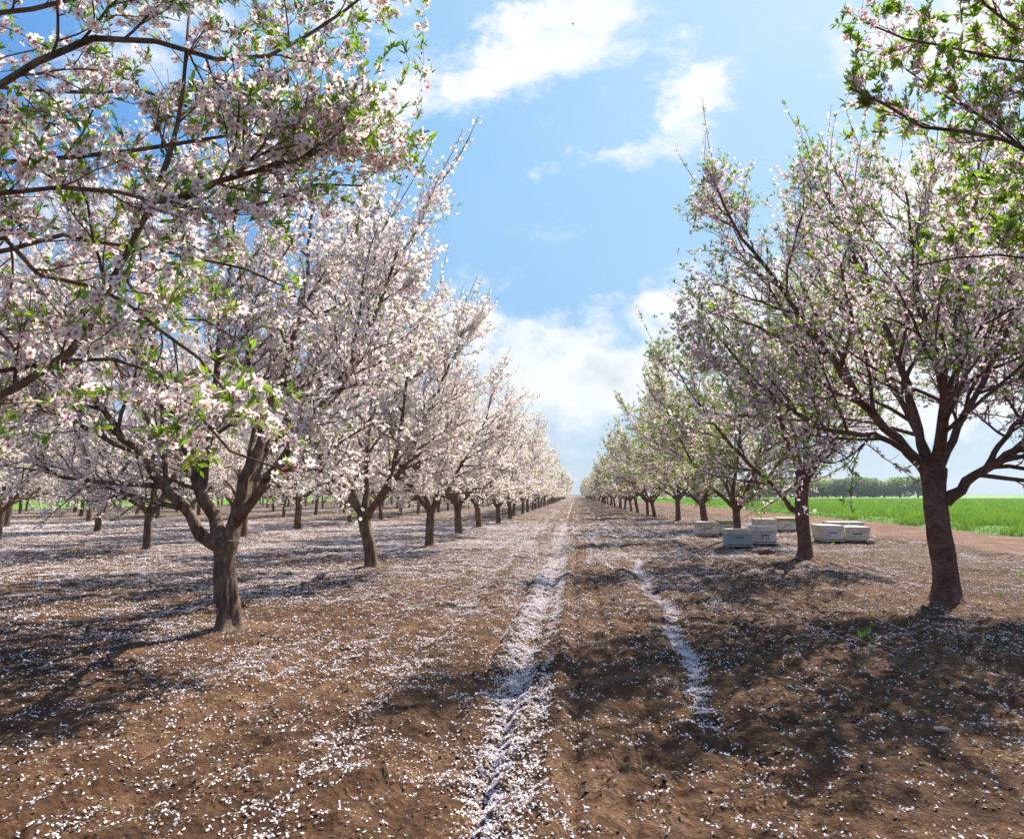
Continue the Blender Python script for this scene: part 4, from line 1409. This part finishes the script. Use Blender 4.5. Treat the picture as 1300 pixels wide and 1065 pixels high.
# ------------------------------------------------------------------ distant line of trees beyond the field
def far_tree(px, top, wpx, tone, seed, label, Y=300.0):
    rng = np.random.default_rng(seed)
    base = at(px, 628, Y); base[2] = 0
    z1 = at(px, top, Y)[2]
    w = wpx / FPX * Y
    root = empty('distant_tree', base)
    tag(root, label, 'tree', 'trees in the distant line beyond the green field')
    t = Acc()
    tubes(t, np.array([[(0, 0, -.1), (w * .02, 0, z1 * .2), (w * .03, 0, z1 * .42), (0, 0, z1 * .6)]]), np.array([[.45, .38, .3, .2]]), 7)
    br = []
    for k in range(6):
        a_ = k * 1.05 + rng.uniform(0, .4)
        br.append(resample([(0, 0, z1 * .25), (math.cos(a_) * w * .16, math.sin(a_) * w * .12, z1 * .5), (math.cos(a_) * w * .3, math.sin(a_) * w * .25, z1 * .72)], 5))
    tubes(t, np.array(br), np.tile(np.linspace(.2, .07, 5), (6, 1)), 5)
    t.obj('trunk', M_BARK_L, root)
    a = Acc()
    nb = 22
    cen = rng.normal(0, 1, (nb, 3)); cen = norm(cen) * rng.uniform(.25, .95, (nb, 1))
    cen = cen * np.array([w * .40, w * .30, z1 * .44]) + np.array([0, 0, z1 * .56])
    cr = rng.uniform(.14, .27, nb) * w
    n = 3600
    i = rng.integers(0, nb, n)
    d = norm(rng.normal(size=(n, 3))) * rng.uniform(.65, 1.0, (n, 1))
    P = cen[i] + d * cr[i][:, None] * np.array([1, 1, .8])
    P = P[(P[:, 2] > z1 * .06) & (P[:, 2] < z1)]
    T = np.array([(-.6, -.3, 0), (.3, -.6, .1), (.6, .3, 0), (-.25, .6, -.1)])
    stamp(a, P, norm(rng.normal(size=P.shape)), rng.uniform(.3, .62, len(P)) * 1.0, T, np.array([(0, 1, 2, 3)]), 0, np.zeros(4), rng, 0, None, np.clip(rng.normal(tone, .22, len(P)), 0, 1))
    a.obj('crown', M_FARLEAF, root)


ft = [(872, 614, 22, .3), (886, 611, 24, .5), (903, 612, 24, .4), (921, 610, 26, .3), (942, 611, 26, .45), (962, 609, 28, .35),
      (984, 610, 28, .5), (1004, 607, 28, .3), (1028, 608, 30, .45), (1050, 609, 30, .4), (1070, 608, 28, .25), (1088, 606, 30, .3), (1108, 607, 28, .35),
      (1122, 613, 22, .5), (1142, 606, 24, .75), (1165, 603, 17, .25)]
for k, (px, top, w, tone) in enumerate(ft):
    num = len(ft) - k
    if num == 1: lab = 'rightmost distant tree beyond the green field, dark and upright beside the thick trunk'
    elif num == 2: lab = 'yellowish green distant tree, second from the right beyond the green field'
    elif num <= 12: lab = 'dark green distant tree, %s from the right end of the line beyond the field' % ORD[num]
    else: lab = 'dark green distant tree near the left end of the line, seen between the trunks'
    far_tree(px, top, w * 1.75, tone, 3000 + k, lab)

# ------------------------------------------------------------------ beehives
def bx(acc, x0, x1, y0, y1, z0, z1, mat=0, bev=0.006):
    """box with chamfered edges"""
    b = bev
    V, F = [], []
    for z, ins in ((z0, b), (z0 + b, 0), (z1 - b, 0), (z1, b)):
        X0, X1, Y0, Y1 = x0 + ins, x1 - ins, y0 + ins, y1 - ins
        c = b
        V += [(X0 + c, Y0, z), (X1 - c, Y0, z), (X1, Y0 + c, z), (X1, Y1 - c, z), (X1 - c, Y1, z), (X0 + c, Y1, z), (X0, Y1 - c, z), (X0, Y0 + c, z)]
    V = np.array(V)
    Fq = []
    for l in range(3):
        for k in range(8):
            a0, a1 = l * 8 + k, l * 8 + (k + 1) % 8
            Fq.append((a0, a1, a1 + 8, a0 + 8))
    acc.add(V, np.array(Fq), mat)
    acc.f.append(np.array([[24 + k for k in range(8)], [7 - k for k in range(8)]]) + acc.n - 32)
    acc.m.append(np.array([mat, mat])); acc.sm.append(np.array([False, False]))


SEG = {  # strokes of hand written marks on a 4 x 6 grid
    '2': [(0, 5), (1, 6), (3, 6), (4, 5), (4, 4), (0, 0), (4, 0)],
    '6': [(4, 5), (3, 6), (1, 6), (0, 4), (0, 1), (1, 0), (3, 0), (4, 1), (4, 3), (3, 4), (0, 3)],
}


def hive(pxl, pxr, ytop, ybot, bodym, rimm, label, w=None, yaw=0.0, depth=0.62, text=False, hinge=False, stripe=False):
    """front bottom edge stands on the ground between the two photo columns"""
    a0 = gp(pxl, ybot); a1 = gp(pxr, ybot)
    Y = a0[1]
    x0, x1 = a0[0], a1[0]
    W = x1 - x0
    zt = at((pxl + pxr) / 2, ytop, Y)[2]          # height of the lid's front upper edge
    cx = (x0 + x1) / 2
    gz = float(height(cx, Y))
    Ht = max(zt, 0.42)
    root = empty('beehive', (cx, Y, gz), yaw)
    tag(root, label, 'beehive', 'beehives on low stands among the right trees')
    b = Acc()
    bx(b, -W / 2, W / 2, 0, depth, 0.10, Ht - 0.085)
    bo = b.obj('body', bodym, root)
    b = Acc(); bx(b, -W / 2 * .35, W / 2 * .35, -0.003, 0.02, 0.27, 0.295, 0, .002); b.obj('hand_grip', M_DARK, bo)
    b = Acc(); bx(b, -W / 2 - .022, W / 2 + .022, -0.022, depth + .022, Ht - .115, Ht, 0, .008); lid = b.obj('lid', rimm, root)
    b = Acc(); bx(b, -W / 2 - .026, W / 2 + .026, -0.026, depth + .026, Ht + .001, Ht + .010, 0, .003); b.obj('lid_sheet', M_LID, lid)
    b = Acc(); bx(b, -W / 2 + .04, W / 2 - .04, -0.004, 0.03, 0.085, 0.104, 0, .002); b.obj('entrance', M_DARK, root)
    b = Acc(); bx(b, -W / 2 - .01, W / 2 + .01, -0.07, depth, 0.055, 0.083, 0, .004); b.obj('floor_board', rimm if not hinge else M_WOOD, root)
    b = Acc()
    bx(b, -W / 2 + .02, -W / 2 + .09, 0, depth - .03, -0.03, 0.053, 0, .004)
    bx(b, W / 2 - .09, W / 2 - .02, 0, depth - .03, -0.03, 0.053, 0, .004)
    b.obj('stand', M_WOOD, root)
    if text:
        t = Acc()
        def stroke(pts, ox, oz, sx, sz, wd):
            for (p, q) in zip(pts[:-1], pts[1:]):
                a_ = np.array([ox + p[0] * sx, oz + p[1] * sz]); c_ = np.array([ox + q[0] * sx, oz + q[1] * sz])
                d = c_ - a_; L = np.linalg.norm(d) + 1e-6; nrm = np.array([-d[1], d[0]]) / L * wd; e = d / L * wd * .6
                a_ -= e; c_ += e
                t.add([(a_[0] - nrm[0], -.0035, a_[1] - nrm[1]), (c_[0] - nrm[0], -.0035, c_[1] - nrm[1]), (c_[0] + nrm[0], -.0035, c_[1] + nrm[1]), (a_[0] + nrm[0], -.0035, a_[1] + nrm[1])], [[0, 1, 2, 3]])
        for k, ch in enumerate('226'):
            stroke(SEG[ch], -.10 + k * .075, .17, .0125, .0125, .005)
        # a short faded line of small marks above
        for k in range(7):
            stroke([(0, 0), (1, 3), (2, 1), (3, 3)], -.14 + k * .042, .345, .008, .008, .0035)
        t.obj('painted_marks', M_INK, bo)
    if stripe:
        b = Acc(); bx(b, -W / 2 + .01, W / 2 - .01, -.0035, .01, Ht - .165, Ht - .118, 0, .001); b.obj('band', M_HY, bo)
    return root


hive(886, 912, 662, 681, M_HW, M_HC, 'leftmost white hive, standing at the left end of the group')
hive(915, 934, 660, 679, M_HW, M_HY, 'white hive with ochre lid rim, half behind the third right trunk')
hive(924, 955, 671.5, 695.5, M_HB, M_HC, 'pale blue hive in front of the group, the only blue box')
hive(959, 986, 669.5, 693.5, M_HW, M_LID, 'white hive with dark hand written marks, right beside the blue hive', text=True)
hive(961, 986, 659, 678, M_HW, M_HW, 'white hive standing directly behind the hive with written marks')
hive(990, 1012, 657.5, 676, M_HW, M_HY, 'white hive with ochre lid rim just left of the second right trunk')
hive(1046, 1071, 668.5, 690.5, M_HW, M_LID, 'white hive just right of the second trunk, left box of its front pair', depth=.95)
hive(1075, 1104, 668.5, 690, M_HC, M_HW, 'cream hive with scuffed front, rightmost of all the hives', hinge=True, depth=.95)
hive(1054, 1076, 663.2, 682, M_HW, M_LID, 'white hive mostly hidden behind the rightmost pair, left one', depth=.6)
hive(1080, 1097, 663.2, 682, M_HW, M_LID, 'white hive mostly hidden behind the rightmost pair, right one', depth=.6)

# ------------------------------------------------------------------ stones and clods
def rock(px, py, sx, sy, sz, mat, label, seed, name='stone', cat='stone'):
    rng = np.random.default_rng(seed)
    p = gp(px, py)
    a = Acc()
    nu, nv = 14, 9
    V = []
    for i in range(nv):
        v = math.pi * i / (nv - 1)
        for j in range(nu):
            u = 2 * math.pi * j / nu
            V.append((math.sin(v) * math.cos(u), math.sin(v) * math.sin(u), math.cos(v)))
    V = np.array(V)
    k = 1 + .5 * (fbm(V[:, 0] * 2 + seed, V[:, 1] * 2 + V[:, 2], 1.0, 3, seed) - .5) + .12 * (vnoise(V[:, 0] * 3, V[:, 2] * 3 + V[:, 1], 1.7, seed))
    k[:nu] = k[0]; k[-nu:] = k[-1]
    V = V * k[:, None] * np.array([sx, sy, sz])
    F = [(i * nu + j, i * nu + (j + 1) % nu, (i + 1) * nu + (j + 1) % nu, (i + 1) * nu + j) for i in range(nv - 1) for j in range(nu)]
    a.add(V, np.array(F), 0, None, None, False)
    o = a.obj(name, mat)
    o.location = (p[0], p[1], float(height(p[0], p[1])) + sz * .45)
    tag(o, label, cat)


rock(973, 704, .19, .11, .09, M_CLOD, 'dark earth clod lying in front of the hive with marks', 5, 'earth_clod', 'clod')
rock(960, 701, .10, .09, .07, M_STONE, 'small pale stone beside the earth clod in front of hives', 6)
rock(1106, 692, .10, .10, .09, M_STONE, 'pale round stone at the right foot of the rightmost hive', 7)
rock(1196, 930, .045, .03, .015, M_STONE, 'flat tan stone on bare soil near the bottom right', 9)
rock(299, 800, .05, .04, .04, M_STONE, 'small pale stone at the foot of the near left trunk', 10)


# weeds at the sunny right side
def weeds():
    rng = np.random.default_rng(31)
    a = Acc()
    for k in range(14):
        px, py = rng.uniform(1020, 1300), rng.uniform(690, 830)
        p = gp(px, py)
        n = rng.integers(5, 12)
        P = np.tile([p[0], p[1], float(height(p[0], p[1]))], (n, 1)) + rng.normal(0, .02, (n, 3)) * np.array([1, 1, 0])
        N = norm(rng.normal(0, .8, (n, 3)) + np.array([0, 0, .7])); N[:, 2] = np.abs(N[:, 2])
        stamp(a, P, N, rng.uniform(.03, .075, n), LT, LF, 0, np.zeros(5), rng)
    tag(a.obj('weeds', M_LEAF), 'tiny green weeds sprouting from the soil on the right', 'weeds', kind='stuff')


weeds()


# bird high over the aisle
def bird():
    p = at(727, 31, 60)
    a = Acc()
    n = 9
    s = np.linspace(-1, 1, n)
    P = np.stack([s * 0 , s * .10, s * .02], -1)[None]
    tubes(a, P, (np.sqrt(np.maximum(1 - s ** 2, .02)) * .035)[None], 8)
    for sg in (-1, 1):
        w = np.array([(0, .04, 0), (sg * .14, .02, .07), (sg * .26, -.04, .03), (sg * .13, -.05, .05), (0, -.04, 0)])
        a.add(np.vstack([w, w - np.array([0, 0, .006])]), np.array([(0, 1, 2, 3), (5, 8, 7, 6)]))
        a.add(w[[0, 3, 4, 0]] + np.array([[0, 0, 0], [0, 0, 0], [0, 0, 0], [0, .001, 0]]), np.array([(0, 1, 2)]))
    a.add([(-.03, -.09, .0), (.03, -.09, 0), (.045, -.17, 0), (-.045, -.17, 0)], [[0, 1, 2, 3]])
    o = a.obj('bird', M_DARK)
    o.location = tuple(p)
    o.rotation_euler = (0, .3, .9)
    tag(o, 'tiny dark bird flying high in the blue sky above the aisle', 'bird')


bird()


# dry twigs and old leaves on the soil
def litter():
    rng = np.random.default_rng(77)
    n = 1500
    Y = np.sqrt(rng.uniform(1.7 ** 2, 12 ** 2, n)); X = rng.uniform(-0.9, 0.8, n) * (Y + .6)
    th = rng.uniform(0, 6.28, n); L = rng.gamma(2.2, 0.022, n) + .015
    p0 = np.stack([X, Y, height(X, Y) + .006], -1)
    X2, Y2 = X + np.cos(th) * L, Y + np.sin(th) * L
    p2 = np.stack([X2, Y2, height(X2, Y2) + .007 + rng.uniform(0, .01, n)], -1)
    mid = (p0 + p2) / 2 + np.stack([rng.normal(0, .006, n), rng.normal(0, .006, n), np.full(n, .004)], -1)
    a = Acc()
    tubes(a, np.stack([p0, mid, p2], 1), np.tile([.0022, .0020, .0012], (n, 1)) * rng.uniform(.6, 1.7, (n, 1)), 4)
    tag(a.obj('dry_twigs', M_WOOD), 'thin dry twigs lying on the bare soil', 'twigs', kind='stuff')
    a = Acc()
    n = 1700
    Y = np.sqrt(rng.uniform(1.7 ** 2, 13 ** 2, n)); X = rng.uniform(-0.9, 0.8, n) * (Y + .6)
    N = norm(np.stack([rng.normal(0, .5, n), rng.normal(0, .5, n), np.ones(n)], -1))
    Xf, Yf = frames(N, rng)
    T = LT.copy()[:, [2, 1, 0]]; T[:, 0] = LT[:, 2]; T[:, 2] = LT[:, 0] * .8
    T[:, 1] *= 1.3
    stamp(a, np.stack([X, Y, height(X, Y) + .008], -1), N, rng.uniform(.018, .042, n), T, LF, 0, np.zeros(5), rng, 0, (Xf, Yf))
    m, nt, g, out = mat_new('dead_leaf')
    thin(nt, out, g.ramp(g.attr('r'), [(0, (.09, .045, .02)), (.6, (.22, .13, .05)), (1, (.34, .25, .11))]), .15)
    tag(a.obj('dead_leaves', m), 'small curled tan leaves lying among the petals', 'dead leaves', kind='stuff')


litter()


# ------------------------------------------------------------------ thin air haze
def haze():
    a = Acc()
    bxv = [(x, y, z) for z in (-1.2, 22.0) for y in (-40, 900) for x in (-500, 500)]
    a.add(bxv, np.array([(0, 2, 3, 1), (4, 5, 7, 6), (0, 1, 5, 4), (2, 6, 7, 3), (0, 4, 6, 2), (1, 3, 7, 5)]))
    m = bpy.data.materials.new('air')
    m.use_nodes = True
    nt = m.node_tree; nt.nodes.clear()
    out = nt.nodes.new('ShaderNodeOutputMaterial')
    v = nt.nodes.new('ShaderNodeVolumePrincipled')
    v.inputs['Color'].default_value = (0.80, 0.88, 1.0, 1)
    v.inputs['Density'].default_value = 0.00022
    v.inputs['Anisotropy'].default_value = 0.3
    nt.links.new(v.outputs[0], out.inputs['Volume'])
    o = a.obj('haze', m)
    tag(o, 'faint pale haze softening the far ends of the rows', 'haze', kind='stuff')


haze()
